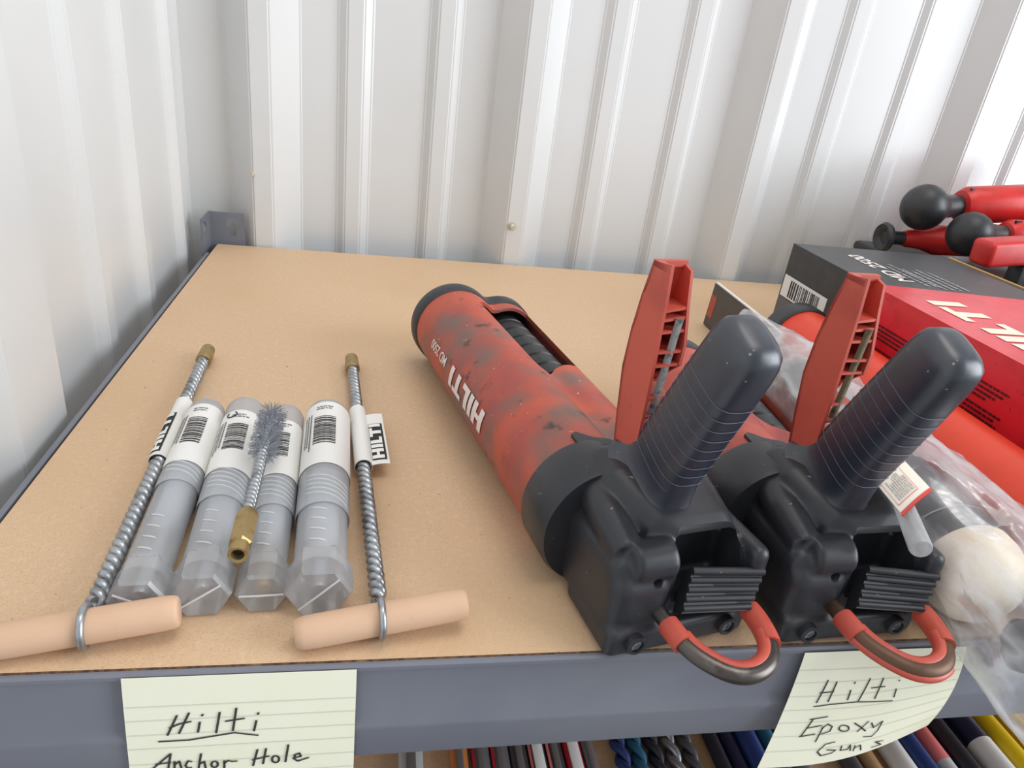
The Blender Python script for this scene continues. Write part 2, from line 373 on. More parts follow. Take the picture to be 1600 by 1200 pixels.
NOTE1= [[(0.11089, -0.02385), (0.10663, -0.03585)], [(0.11583, -0.02261), (0.11134, -0.035)], [(0.10766, -0.03137), (0.1118, -0.02903), (0.11637, -0.02795)], [(0.12005, -0.02866), (0.1191, -0.03483)], [(0.12142, -0.02385), (0.1211, -0.02464)], [(0.12838, -0.02315), (0.12659, -0.03589)], [(0.13531, -0.02102), (0.13358, -0.035)], [(0.13076, -0.0289), (0.13841, -0.02764)], [(0.14353, -0.0295), (0.14248, -0.03596)], [(0.14452, -0.02459), (0.14422, -0.02539)], [(0.10299, -0.03973), (0.115, -0.03975), (0.1342, -0.03654), (0.14404, -0.03909)], [(0.09862, -0.05878), (0.10318, -0.05307), (0.10722, -0.04824), (0.10563, -0.05951)], [(0.101, -0.05483), (0.10689, -0.0541)], [(0.10856, -0.05361), (0.1084, -0.05913)], [(0.10866, -0.05582), (0.1106, -0.05359), (0.11131, -0.05876)], [(0.11561, -0.05431), (0.11428, -0.05374), (0.11297, -0.0567), (0.1139, -0.05903), (0.11532, -0.0585)], [(0.11978, -0.04945), (0.11847, -0.05905)], [(0.11891, -0.05642), (0.12095, -0.05484), (0.12137, -0.05935)], [(0.12547, -0.05508), (0.12624, -0.05567), (0.12663, -0.05688), (0.12649, -0.05825), (0.12588, -0.05925), (0.12503, -0.05949), (0.12426, -0.05889), (0.12387, -0.05768), (0.12401, -0.05632), (0.12463, -0.05532), (0.12547, -0.05508)], [(0.12941, -0.05524), (0.1293, -0.06016)], [(0.12932, -0.05702), (0.13109, -0.05518), (0.13273, -0.05602), (0.13471, -0.05599)], [(0.14372, -0.04886), (0.14164, -0.05984)], [(0.1474, -0.04854), (0.14596, -0.05892)], [(0.1415, -0.05577), (0.14854, -0.05377)], [(0.15165, -0.05385), (0.15254, -0.05451), (0.15303, -0.05586), (0.15292, -0.05738), (0.15227, -0.05849), (0.15131, -0.05877), (0.15042, -0.0581), (0.14994, -0.05675), (0.15004, -0.05523), (0.1507, -0.05412), (0.15165, -0.05385)], [(0.15711, -0.04679), (0.15577, -0.05854)], [(0.15928, -0.05639), (0.16263, -0.05536), (0.16192, -0.05303), (0.15988, -0.05419), (0.15971, -0.05689), (0.16129, -0.05863), (0.16597, -0.05659)]]
NL= [[0.40876, -0.0036, -0.00231], [0.40667, -0.007, -0.0401], [0.39845, -0.014, -0.07538]] ;NR= [[0.50462, -0.0036, -0.00246], [0.505, -0.008, -0.02874], [0.48908, -0.017, -0.04547]]
NOTE2= [[(0.1867, 0.2401), (0.167, 0.4343)], [(0.2411, 0.2577), (0.2305, 0.4292)], [(0.1668, 0.3502), (0.2422, 0.3425)], [(0.3401, 0.3394), (0.3413, 0.4245)], [(0.3505, 0.2686), (0.3486, 0.2794)], [(0.4347, 0.2435), (0.4086, 0.4418)], [(0.5144, 0.2499), (0.5026, 0.4366)], [(0.461, 0.3331), (0.5391, 0.3303)], [(0.6155, 0.3695), (0.6188, 0.4472)], [(0.6177, 0.2845), (0.6168, 0.2918)], [(0.1607, 0.4692), (0.2563, 0.4549), (0.4, 0.4501), (0.6169, 0.4836)], [(0.1882, 0.5766), (0.1584, 0.7301)], [(0.1708, 0.5833), (0.2642, 0.5642)], [(0.1753, 0.6589), (0.25, 0.6417)], [(0.1512, 0.7326), (0.233, 0.7155)], [(0.2637, 0.6545), (0.2582, 0.7865)], [(0.2593, 0.6676), (0.2865, 0.6342), (0.3158, 0.6592), (0.3136, 0.7016), (0.2733, 0.7202)], [(0.3837, 0.6587), (0.4043, 0.6686), (0.4177, 0.6851), (0.424, 0.7067), (0.4154, 0.7168), (0.3978, 0.7169), (0.3776, 0.7065), (0.3639, 0.6908), (0.3598, 0.6723), (0.367, 0.6589), (0.3837, 0.6587)], [(0.4421, 0.6512), (0.4917, 0.7001), (0.5333, 0.7499)], [(0.5244, 0.6564), (0.4836, 0.7417)], [(0.5485, 0.6779), (0.5749, 0.7332), (0.6149, 0.6846), (0.6125, 0.7751), (0.5935, 0.8248), (0.5417, 0.8091)], [(0.3749, 0.8082), (0.3252, 0.8198), (0.2987, 0.8821), (0.3328, 0.9236), (0.3894, 0.9123), (0.4067, 0.8901), (0.3526, 0.8757)], [(0.4315, 0.8592), (0.4365, 0.9013), (0.4782, 0.9051), (0.4829, 0.8663), (0.5015, 0.9245)], [(0.5167, 0.8832), (0.523, 0.9353)], [(0.5216, 0.9081), (0.5497, 0.8914), (0.5727, 0.9495)], [(0.6938, 0.9218), (0.6434, 0.9055), (0.6978, 0.9647), (0.6403, 0.9587)]]
n1w, n1h = 0.0965, 0.083
def f1(u, v): return (0.0899+u*n1w-0.0035*v*(1-u), -0.0036-0.0006*math.sin(PI*v), -0.0011-0.0002*u-v*n1h)
note('paper_note', 'ruled yellow note reading Hilti Anchor Hole on the grey beam', f1, 6, 8, [[((x-0.0899)/n1w, (-0.0011-z)/n1h) for x, z in s] for s in NOTE1], 0.0105, [.205, .307, .416, .523, .648, .77, .89], (0.138, -0.0036, -0.04), 0.0006)
def quad3(a, v): return [a[0][k]*(2*(v-.5)*(v-1))+a[1][k]*(-4*v*(v-1))+a[2][k]*(2*v*(v-.5)) for k in range(3)]
def f2(u, v):
    l = quad3(NL, v); r = quad3(NR, v); b = -.004*math.sin(PI*u)*v
    return (l[0]*(1-u)+r[0]*u, l[1]*(1-u)+r[1]*u+b, l[2]*(1-u)+r[2]*u+b)
note('paper_note', 'curled yellow note reading Hilti Epoxy Guns on the grey beam', f2, 16, 14, NOTE2, 0.0088, [.15, .26, .38, .50, .61, .73, .86], (0.456, -0.0036, -0.03), 0.0006)

# ================================================================= HOLE BRUSH T-HANDLES
def twisted(bm, a, b, r, pitch, n=7, strands=2):
    a = Vector(a); b = Vector(b); L = (b-a).length; x, y, d = frame(b-a)
    k = int(L/pitch*14)
    for s in range(strands):
        pts = [a+d*(L*i/k)+(x*math.cos(2*PI*(L*i/k)/pitch+2*PI*s/strands)+y*math.sin(2*PI*(L*i/k)/pitch+2*PI*s/strands))*r*.52 for i in range(k+1)]
        add_tube(bm, pts, r*.55, n)
def t_handle(label, tip, ring, dowA, dowB, tagpos, flat_tag):
    tip, ring, dowA, dowB = map(Vector, (tip, ring, dowA, dowB))
    t = thing('hole_brush_rod', label, 'brush rod', (ring.x, ring.y, 0), 0, 'T-handle extension rods for hole brushes')
    o = Vector((ring.x, ring.y, 0)); L = lambda v: Vector(v)-o
    d = (ring-tip).normalized(); rr = 0.0042
    # brass socket
    bm = bmesh.new(); add_lathe(bm, L(tip), d, [(0, .0036), (.0008, .0052), (.014, .0056), (.022, .0058), (.0235, .0050)], 20); build('brass_socket', bm, BRASS, t)
    bm = bmesh.new(); add_lathe(bm, L(tip)-d*.0003, d, [(0, .0001), (0, .0033), (.0005, .0033)], 16); build('socket_bore', bm, INNER, t)
    bm = bmesh.new(); end = ring-d*.013; twisted(bm, L(tip+d*.022), L(end), rr, .0115); build('twisted_rod', bm, STEEL, t, 60)
    # loop around the dowel
    ax = (dowB-dowA).normalized(); u = d-ax*d.dot(ax); u.normalize(); w = ax.cross(u)
    bm = bmesh.new(); R_ = .0086
    pts = [L(ring)+(u*math.cos(q)+w*math.sin(q))*R_+ax*(.0012*math.sin(q*.5)) for q in [PI+2*PI*k/30 for k in range(30)]]
    add_tube(bm, [L(end)]+[L(end)*.5+pts[0]*.5]+pts+[pts[0]+ax*.001], .0017, 10); build('wire_loop', bm, STEEL, t, 60)
    Ld = (dowB-dowA).length
    bm = bmesh.new(); add_lathe(bm, L(dowA), ax, [(0, .0058), (.0012, .0068), (.004, .0074), (.01, .0076), (Ld*.5, .0076), (Ld-.006, .0076), (Ld-.0018, .0072), (Ld-.0004, .0066), (Ld, .0060)], 28); build('wooden_grip', bm, WOOD, t)
    # paper flag label wrapped round the rod
    q0, q1 = tagpos; A = tip+d*q0; B = tip+d*q1
    bm = bmesh.new(); add_lathe(bm, L(A), d, [(0, .0052), (.0, .0056), ((B-A).length, .0056), ((B-A).length, .0052)], 20, cap=False); lb = build('wrap_label', bm, LABEL, t)
    side = Vector((0, 0, 1)).cross(d); side = side if side.x > 0 else -side; side.normalize()
    lw = (B-A).length
    if flat_tag:
        up0 = .0020
        def f(a, b): return L(A)+d*(a*.97+.002)+side*(.004+b)+Vector((0, 0, up0-.0015+.0035*math.sin(PI*b/.018)*.4))
        bm = bmesh.new()
        for dz in (0, .0004):
            add_patch(bm, (lw*.08, 0, lw, .0125), lambda a, b: f(a, b)+Vector((0, 0, dz)), 6, 4)
        build('label_flag', bm, LABEL, lb)
        def g(a, b): return f(lw*.92-a, .0022+b)+Vector((0, 0, .0008))
        hh = .0085
    else:
        def g(a, b):
            th = -.35+b/.0058
            return L(A)+d*(lw*.94-a)+side*(-math.cos(th+.9)*.0058)+Vector((0, 0, math.sin(th+.9)*.0058))
        hh = .0062
    rects, wd = block_letters('HILTI', hh); sc = lw*.62/wd
    bm = bmesh.new()
    add_patch(bm, (-.001, -.0004, wd*sc+.001, hh*1.02), lambda a, b: g(a, hh-b), 12, 6)
    build('brand_block', bm, INK, lb, None)
    bm = bmesh.new(); o0 = g(0, 0)
    def g2(a, b):
        p = g(a, hh-b); return p+(Vector((0, 0, 1)) if flat_tag else (p-(L(A)+d*((p-L(A)).dot(d)))).normalized())*.0003
    for r in rects: add_patch(bm, (r[0]*sc, hh*.12+r[1]*.88, r[2]*sc, hh*.12+r[3]*.88), g2, 3, 4)
    build('brand_print', bm, LABEL, lb, None)
    return t
t_handle('T-handle rod lying against the tubes, its wooden grip longer to one side', (0.0578, 0.3170, 0.0065), (0.0712, 0.0147, 0.0103), (0.0335, 0.0088, 0.0079), (0.1080, 0.0204, 0.0126), (.095, .170), False)
t_handle('T-handle rod lying apart with a white flag label sticking out', (0.1705, 0.3120, 0.0065), (0.1962, 0.0148, 0.0103), (0.1585, 0.0090, 0.0079), (0.2365, 0.0210, 0.0128), (.094, .168), True)

# ================================================================= BRUSH TUBES
MILK = clear_mat('milky_plastic', rgb(232, 234, 238), 0.60, .28, .10)
MILK2 = clear_mat('milky_cap_plastic', rgb(240, 240, 242), 0.40, .2, .14)
RIDGE = clear_mat('milky_ridge_plastic', rgb(246, 247, 248), 0.92, .3, .08)
BRISTLE = mat('steel_bristle', rgb(190, 194, 202), .5, .0)
def brush_tube(label, far, near, r, seed, has_brass, ridges, lab0, lab1, midf=.36, ribang=0.0):
    far = Vector((far[0], far[1], 0)); near = Vector((near[0], near[1], 0)); L = (near-far).length; d = (near-far).normalized()
    t = thing('brush_tube', label, 'tube', (near.x, near.y, 0), math.atan2(d.y, d.x)+PI, 'clear tubes of hole brushes')
    # local: axis along +X from near (0) to far (L), resting on z = 0
    hx = r*1.09; z = hx*math.cos(PI/6)+.0002; ax = Vector((1, 0, 0)); c = Vector((0, 0, z))
    cl = .020; mid = L*midf
    bm = bmesh.new(); add_lathe(bm, c, ax, [(mid-.004, r*.985), (mid, r), (L-.004, r), (L-.001, r*.93), (L, r*.80)], 32, cap=False); bmesh.ops.holes_fill(bm, edges=[e for e in bm.edges if e.is_boundary and e.calc_length() < 1 and e.verts[0].co.x > L-.0005]); build('sleeve', bm, MILK, t)
    bm = bmesh.new(); add_lathe(bm, c, ax, [(cl*.6, r*.90), (mid-.004, r*.91), (mid+.03, r*.91)], 32, cap=False); build('inner_tube', bm, MILK, t)
    for k in range(ridges):
        x0 = mid*1.05+k*.0042; rr = r+.0001; pts = []
        for i in range(15):
            a = PI*.14+PI*.60*i/14
            pts.append(c+Vector((x0+.007*(i/14-.5), -math.cos(a)*rr, math.sin(a)*rr)))
        bm = bmesh.new(); add_tube(bm, pts, [.0001]+[.00042]*13+[.0001], 6); build('thread_ridge', bm, RIDGE, t, 60)
    for k in range(4):
        x0 = cl+.005+k*.0085; rr = r*.905+.0002
        if x0 > mid-.005: break
        bm = bmesh.new(); add_tube(bm, [c+Vector((x0+.003*(i/8-.5), math.cos(PI*.5-PI*.22*(i/8-.3))*rr, math.sin(PI*.5-PI*.22*(i/8-.3))*rr)) for i in range(9)], [.0001]+[.0005]*7+[.0001], 6); build('step_mark', bm, RIDGE, t, 60)
    # hexagonal cap
    bm = bmesh.new(); add_lathe(bm, c, ax, [(.0012, r*.4), (.0, hx*.90), (.0016, hx), (cl-.002, hx), (cl, hx*.9), (cl+.002, r*.93)], 6, cap=False, phase=PI/6 if False else 0.0)
    bmesh.ops.holes_fill(bm, edges=[e for e in bm.edges if e.is_boundary and e.verts[0].co.x < .002])
    hc = build('hex_cap', bm, MILK2, t, 25)
    ca, sa = math.cos(ribang), math.sin(ribang)
    bm = bmesh.new(); add_tube(bm, [c+Vector((-.0002, -ca*hx*.80, -sa*hx*.80)), c+Vector((-.0004, 0, 0)), c+Vector((-.0002, ca*hx*.80, sa*hx*.80))], .0005, 6); build('cap_rib', bm, RIDGE, hc, 60)
    # brush packed inside
    bm = bmesh.new(); rd = random.Random(seed)
    b0 = mid*.6; add_lathe(bm, c, ax, [(b0, r*.15), (b0+.006, r*.60), (L*.78, r*.62), (L*.8, r*.2)], 14)
    br = build('packed_brush', bm, BRISTLE, t)
    bm = bmesh.new(); add_lathe(bm, c-Vector((0, 0, r*.2)), ax, [(.006, .0035), (.008, .0042), (b0*.8, .0042), (b0, .003)], 12); build('packed_fitting', bm, BRASS if has_brass else STEEL, t)
    # paper label round the sleeve
    l0, l1 = L*lab0, L*lab1; rl = r+.00035; lr = random.Random(seed+5)
    bm = bmesh.new(); add_lathe(bm, c, ax, [(l0, rl), (l1, rl)], 40, cap=False); lb = build('paper_label', bm, LABEL, t)
    def g(a, b):     # a along the tube from the far end of the label, b round it (0 = top)
        th = PI/2+b/rl
        return c+Vector((l1-a, math.cos(th)*(rl+.00025), math.sin(th)*(rl+.00025)))
    bm = bmesh.new(); bc = rd.uniform(-.1, .15)*r; ll = l1-l0
    bw = ll*.44; bh = r*.95
    # bars run across the tube, stacked along its length
    for q in barcode(bw, bh, seed): add_patch(bm, (ll*.26+q[0], bc-bh*.5, ll*.26+q[2], bc+bh*.5), g, 1, 4)
    build('barcode', bm, INK, lb, None)
    bm = bmesh.new()
    for q in dashes(3, ll*.6, .0021, .0011, seed+1): add_patch(bm, (ll*.18+q[0], bc-bh*.5-.0018+q[1], ll*.18+q[2], bc-bh*.5-.0018+q[3]), g, 1, 1)
    for q in dashes(2, r*.9, .0026, .0012, seed+2): add_patch(bm, (ll*.08-q[1], bc-r*.4+q[0], ll*.08-q[3], bc-r*.4+q[2]), g, 1, 1)
    build('small_print', bm, GINK, lb, None)
    return t
brush_tube('clear brush tube at the end of the row, touching the rod, with step marks', (0.0812, 0.2050), (0.0879, 0.0275), 0.0118, 11, False, 3, .56, .94, .48, .5)
t2 = brush_tube('clear brush tube next to the loose wire brush, recycling mark on its label', (0.1058, 0.2050), (0.1144, 0.0292), 0.0128, 12, False, 5, .50, .88, .38, -.6)
brush_tube('slimmest clear brush tube with a brass fitting showing in its cap', (0.1325, 0.2010), (0.1412, 0.0310), 0.0114, 13, True, 5, .50, .86, .36, 0.0)
brush_tube('widest clear brush tube with label reaching its end, nearest the flag-labelled rod', (0.1594, 0.2000), (0.1675, 0.0275), 0.0144, 14, False, 5, .53, .96, .34, -.75)
# the round arrow printed at the end of the second tube's label
lab2 = next(c for c in t2.children if c.name.startswith('paper_label')); Lt = (Vector((0.1058, 0.2050))-Vector((0.1144, 0.0292))).length
rl2 = .0128+.0007; zc = .0128*1.09*math.cos(PI/6)+.0002
def ring_pt(a): 
    u, v = Lt*.85+.0032*math.cos(a), -.0052+.0032*math.sin(a); th = PI/2+v/rl2
    return Vector((u, math.cos(th)*rl2, zc+math.sin(th)*rl2))
bm = bmesh.new(); add_tube(bm, [ring_pt(.6+4.9*k/20) for k in range(21)], .00035, 5); build('recycling_mark', bm, INK, lab2, None)

# loose wire brush lying on the tubes
bA = Vector((0.1312, 0.0330, 0.0330)); bB = Vector((0.1290, 0.1640, 0.0350)); bd = (bB-bA).normalized()
t = thing('wire_brush', 'loose steel wire brush with brass fitting lying on top of the tubes', 'brush', (bA.x, bA.y, 0.022))
o = Vector((bA.x, bA.y, 0.022)); L_ = lambda v: v-o
bm = bmesh.new(); add_lathe(bm, L_(bA), bd, [(.0005, .0030), (0, .0044), (.004, .0046), (.0068, .0044)], 24, cap=False); add_lathe(bm, L_(bA), bd, [(.0005, .0030), (.008, .0030)], 24, cap=False); thr = build('threaded_end', bm, BRASS, t)
bm = bmesh.new(); add_lathe(bm, L_(bA+bd*.004), bd, [(0, .0002), (0, .0031), (.0005, .0031)], 16); build('bore', bm, INNER, thr)
bm = bmesh.new(); add_lathe(bm, L_(bA+bd*.0064), bd, [(0, .0044), (.0012, .0056), (.003, .0058), (.020, .0058), (.024, .0050), (.0265, .0035)], 6, phase=.3); build('hex_body', bm, BRASS, t, 30)
bm = bmesh.new(); twisted(bm, L_(bA+bd*.030), L_(bB-bd*.004), .0030, .0072); build('twisted_shaft', bm, STEEL, t, 60)
bm = bmesh.new(); rd = random.Random(3); x, y, dd = frame(bd)
for k in range(900):
    q = rd.uniform(.085, .131); a = rd.uniform(0, 2*PI); p = L_(bA+bd*q); rad = x*math.cos(a)+y*math.sin(a)
    e = p+rad*rd.uniform(.0072, .0092)+bd*rd.uniform(-.0025, .0025)+Vector((rd.uniform(-1, 1), rd.uniform(-1, 1), rd.uniform(-1, 1)))*.0008
    sd = rad.cross(bd)*.00016; sb = bd*.00016
    v = [bm.verts.new(p+s) for s in (sd, -sd, sb)]+[bm.verts.new(e+s) for s in (sd, -sd, sb)]
    for i in range(3): bm.faces.new((v[i], v[(i+1) % 3], v[3+(i+1) % 3], v[3+i]))
    bm.faces.new(v[3:])
b = build('bristles', bm, mat('bristle_wire', rgb(172, 176, 184), .45, .2), t, None); b['kind'] = 'stuff'

# ================================================================= CARTRIDGE DISPENSERS
# local frame: X across, -Y from front to rear (written P(n, s, z) with s = distance from the front), Z up; lies upside down, grip up
def P(n, s, z): return (n, -s, z)
C1 = (.034, .034, .034); C2 = (.0752, .0295, .0273); CC = (.055, .031)
def outline(off=0.0, n=96):
    rs = []
    for k in range(n):
        a = 2*PI*k/n; dx, dz = math.cos(a), math.sin(a); best = 0
        for cx, cz, r in (C1, C2):
            ox, oz = CC[0]-cx, CC[1]-cz; b = ox*dx+oz*dz; c = ox*ox+oz*oz-r*r; disc = b*b-c
            if disc > 0: best = max(best, -b+math.sqrt(disc))
        # web between the two lobes
        zt = .0555; zb = .0015
        if dz > 1e-6: q = (zt-CC[1])/dz
        elif dz < -1e-6: q = (zb-CC[1])/dz
        else: q = 1
        if C1[0] <= CC[0]+dx*q <= C2[0]: best = max(best, q)
        rs.append(best)
    for _ in range(2): rs = [(rs[k-1]+2*rs[k]+rs[(k+1) % n])/4 for k in range(n)]
    return [(CC[0]+math.cos(2*PI*k/n)*(rs[k]+off), max(0.0003, CC[1]+math.sin(2*PI*k/n)*(rs[k]+off))) for k in range(n)]
SKEW = [0.0]
def taper(q, s):
    k = 1-.055*max(0, s-.02)/.25
    return (q[0]*k+SKEW[0]*max(0, .26-s), q[1])
def ring_at(off, s): return [P(*((lambda t: (t[0], s, t[1]))(taper(q, s)))) for q in outline(off)]

HOUSE = {}
def housing_mesh():
    if HOUSE: return HOUSE['m']
    bm = bmesh.new()
    rb = lambda a, b, bev: add_box(bm, (a[0], -b[1], a[2]), (b[0], -a[1], b[2]), bev, 3)
    rb((.013, .270, .001), (.093, .340, .050), .009)                 # main block
    rb((.012, .300, .0006), (.092, .3475, .016), .004)               # base plate
    rb((.013, .302, .002), (.046, .3440, .043), .008)                # left rear block
    rb((.085, .270, .010), (.0955, .3480, .0525), .0045)             # right rail
    # hump that carries the grip, sloping down to the rear lip
    secs = []
    for s, n0, n1, z1 in [(.262, .030, .084, .066), (.275, .024, .085, .0735), (.295, .024, .086, .0735), (.312, .030, .086, .068), (.325, .036, .086, .0635), (.3325, .044, .086, .0580)]:
        r = .011; pts = []
        for cx, cz, a0 in ((n1-r, z1-r, 0), (n0+r, z1-r, PI/2)):
            for i in range(6): a = a0+PI/2*i/5; pts.append(P(cx+r*math.cos(a), s, cz+r*math.sin(a)))
        pts += [P(n0, s, .03), P(n1, s, .03)]
        secs.append(pts)
    add_loft(bm, secs)
    # boss with the release pin, axis across
    add_lathe(bm, P(.022, .3335, .0465), (1, 0, 0), [(0, .004), (.002, .0095), (.022, .0105), (.0235, .009)], 24)
    # ridge from the grip along the left shoulder
    add_tube(bm, [P(.026, .285, .058), P(.024, .305, .054), P(.024, .330, .048)], [.009, .0095, .009], 14)
    me = remesh(bm_mesh(bm), .0013, 5)
    c = bmesh.new(); add_box(c, (.0475, -.40, .022), (.0845, -.318, .0555), .004, 2)
    me = bool_cut(me, c)
    c = bmesh.new(); add_box(c, (.0468, -.41, .0227), (.0841, -.3300, .09), .0035, 2)
    me = bool_cut(me, c)
    c = bmesh.new(); add_lathe(c, P(.036, .352, .0375), (-.1, 1, .25), [(0, .0026), (.012, .0026)], 16)     # pin hole
    me = bool_cut(me, c)
    # undercut between collar and block on the left side
    assert len(me.polygons) > 1000
    HOUSE['m'] = me; return me

def grip_mesh():
    bm = bmesh.new(); rings = []
    A = Vector((.052, .2960, .060)); B = Vector((.0520, .3405, .1640))
    ax = (B-A).normalized(); fw = Vector((0, ax.z, -ax.y))
    N = 22
    prof = [(.068, .042, .0540), (.080, .035, .0515), (.100, .0285, .0480), (.14, .0246, .0440), (.2, .0232, .0415)]+[(t, .0230+.001*math.sin(PI*t), .0395-.0085*t+.001*math.sin(t*PI)) for t in [.25+.062*i for i in range(11)]]
    prof += [(.93, .0226, .0310), (.97, .0205, .0285), (.995, .0160, .0230), (1.005, .0100, .0150)]
    L = (B-A).length
    for t, w, d in prof:
        c = A+ax*(L*t); pts = []
        for k in range(32):
            a = 2*PI*k/32; e = .62
            cx = math.copysign(abs(math.cos(a))**e, math.cos(a))*w/2; cy = math.copysign(abs(math.sin(a))**e, math.sin(a))*d/2
            q = c+Vector((1, 0, 0))*cx+fw*cy; pts.append(P(q.x, q.y, q.z))
        rings.append(pts)
    add_loft(bm, rings)
    return bm, A, ax, fw, L

def dispenser(label, loc, rotz, red, window, front, brand, cover_outer, strip, skew=0.0):
    SKEW[0] = skew
    t = thing('cartridge_dispenser', label, 'dispenser', loc, rotz, 'red cartridge dispensers')
    # ---- red shell with the viewing window
    bm = bmesh.new(); ss = [front+.010, .14, .16, .20, .24, .278] if front else [.010, .04, .08, .12, .16, .20, .24, .278]
    outer = [ring_at(0, s) for s in ss]; inner = [ring_at(-.0030, s) for s in reversed(ss)]
    R_ = [[bm.verts.new(p) for p in r] for r in outer+inner]; n = len(R_[0]); m = len(R_)
    for i in range(m):
        a, b = R_[i], R_[(i+1) % m]
        for k in range(n): bm.faces.new((a[k], a[(k+1) % n], b[(k+1) % n], b[k]))
    me = bm_mesh(bm, 'shell')
    c = bmesh.new(); add_prism(c, [(nn, -s) for nn, s in window], .038, .12, 2)
    if skew:
        for v_ in c.verts: v_.co.x += skew*max(0, .26+v_.co.y)
    me = bool_cut(me, c); sh = link('shell', me, red, t, 40)
    # ---- front cap, a black rim following both lobes
    bm = bmesh.new(); add_loft(bm, [ring_at(o_, front+s_) for o_, s_ in ((-.012, .0005), (-.001, 0.0), (.0012, .0015), (.0018, .0045), (.0014, .016), (.0003, .0175))]); build('front_cap', bm, BLACK, t, 35)
    # ---- foil pack plungers seen through the window
    bm = bmesh.new(); pr = [(.014, .012)]
    for k in range(13 if not front else 7): s0 = .02+k*.017; pr += [(s0, .0185), (s0+.0012, .0205), (s0+.0145, .0205), (s0+.0158, .0185)]
    pr.append((.25-front, .012)); add_lathe(bm, P(.0735+skew*(.26-front), front, .0290), (-skew, -1, 0), pr, 32); build('ribbed_plunger', bm, INNER, t, 35)
    bm = bmesh.new(); add_lathe(bm, P(.0335+skew*(.248-front), front+.012, .034), (-skew, -1, 0), [(0, .022), (.003, .0285), (.24-front, .0285)], 32); build('piston_tube', bm, INNER, t, 35)
    # ---- collar
    bm = bmesh.new(); add_loft(bm, [ring_at(-.001, .2615), ring_at(.0014, .2615), ring_at(.0022, .2635), ring_at(.0026, .288), ring_at(.0010, .2925), ring_at(-.010, .2925)])
    # pointed tab reaching forward on the top
    add_prism(bm, [(.026, -.266), (.0265, -.2535), (.030, -.2515), (.037, -.2585), (.046, -.262), (.050, -.268)], .050, .0692, 2)
    build('collar', bm, BLACK, t, 35)
    # ---- rear housing
    me = housing_mesh(); h = link('rear_housing', me, BLACK, t, 50)
    for nn, z in ((.0262, .0095), (.0785, .0095)):
        bm = bmesh.new(); add_lathe(bm, P(nn, .3465, z), (0, -1, 0), [(0, .0052), (.0036, .0052), (.0042, .0046), (.0042, .0034), (.002, .0034), (.002, .0001)], 20); sc = build('screw_boss', bm, BLACK, h)
        bm = bmesh.new(); add_lathe(bm, P(nn, .3482, z), (0, -1, 0), [(0, .0033), (.0012, .0032), (.0012, .0018), (.0004, .0016), (.0004, .0001)], 6); build('screw', bm, STEEL, sc, 30)
    # ---- seam line on the right rail and the ribbed release button
    bt = bmesh.new()
    # slanted plate with five ridges across it
    p_tl, p_tr, p_br, p_bl = Vector(P(.0555, .3400, .0415)), Vector(P(.0925, .3475, .0405)), Vector(P(.0815, .3560, .0250)), Vector(P(.0455, .3515, .0270))
    nrm = (p_tr-p_tl).cross(p_bl-p_tl).normalized(); nrm = nrm if nrm.y < 0 else -nrm
    back = [q-nrm*.010 for q in (p_tl, p_tr, p_br, p_bl)]
    v = [bt.verts.new(q) for q in (p_tl, p_tr, p_br, p_bl)]+[bt.verts.new(q) for q in back]
    bt.faces.new(v[:4]); bt.faces.new(v[4:][::-1])
    for k in range(4): bt.faces.new((v[k], v[4+k], v[4+(k+1) % 4], v[(k+1) % 4]))
    b = build('release_button', bt, BLACK, t, 30)
    for k in range(5):
        bm = bmesh.new(); a0 = p_tl.lerp(p_bl, (k+.1)/4.6); a1 = p_tr.lerp(p_br, (k+.1)/4.6)
        add_tube(bm, [a0, a0.lerp(a1, .5), a1], [.0021 if k == 0 else .0016]*3, 10); build('ridge', bm, BLACK, b, 50)
    # ---- grip with fine grooves
    bm, A, ax, fw, L = grip_mesh(); g = build('grip', bm, RUBBER, t, 50)
    for k in range(11):
        tt = .16+.058*k; c = A+ax*(L*tt); w = .0232+.0006; d = .0405-.0085*tt+.0008
        pts = []
        for i in range(33):
            a = PI*.02+PI*1.0*i/32+PI*.5-.5; e = .62
            q = c+Vector((1, 0, 0))*(math.copysign(abs(math.cos(a))**e, math.cos(a))*w/2)+fw*(math.copysign(abs(math.sin(a))**e, math.sin(a))*d/2)
            pts.append(P(q.x, q.y, q.z))
        bm = bmesh.new(); add_tube(bm, pts, .00016, 4); build('groove', bm, GROOVE_LINE, g, None)
    # ---- trigger: a channel open to the rear, stiffened by ribs
    fr = [(.2742, .1735), (.2700, .1552), (.2672, .1375), (.2660, .1158), (.2695, .0917), (.2755, .0600)]
    rr = [(.2890, .1760), (.2905, .1598), (.2910, .1475), (.2918, .1315), (.2925, .1115), (.2930, .0600)]
    nl, nr, th = .0415, .0590, .0016
    rr2 = [(.2825, .1712), (.2853, .1576), (.2905, .1368), (.2902, .1262), (.2800, .1170)]
    fr2 = [(.2742, .1735), (.2700, .1552), (.2672, .1375), (.2664, .1200)]
    def wall(n0, n1, fr=fr, rr=rr):
        bm_ = bmesh.new(); poly = [(s, z) for s, z in fr]+[(s, z) for s, z in reversed(rr)]
        a = [bm_.verts.new(P(n0, s, z)) for s, z in poly]; b_ = [bm_.verts.new(P(n1, s, z)) for s, z in poly]
        bm_.faces.new(a); bm_.faces.new(b_[::-1])
        for k in range(len(poly)): bm_.faces.new((a[k], b_[k], b_[(k+1) % len(poly)], a[(k+1) % len(poly)]))
        return bm_
    bm = bmesh.new()
    for q in (wall(nl, nl+th), wall(nr-th, nr, fr2, rr2)): merge(bm, q)
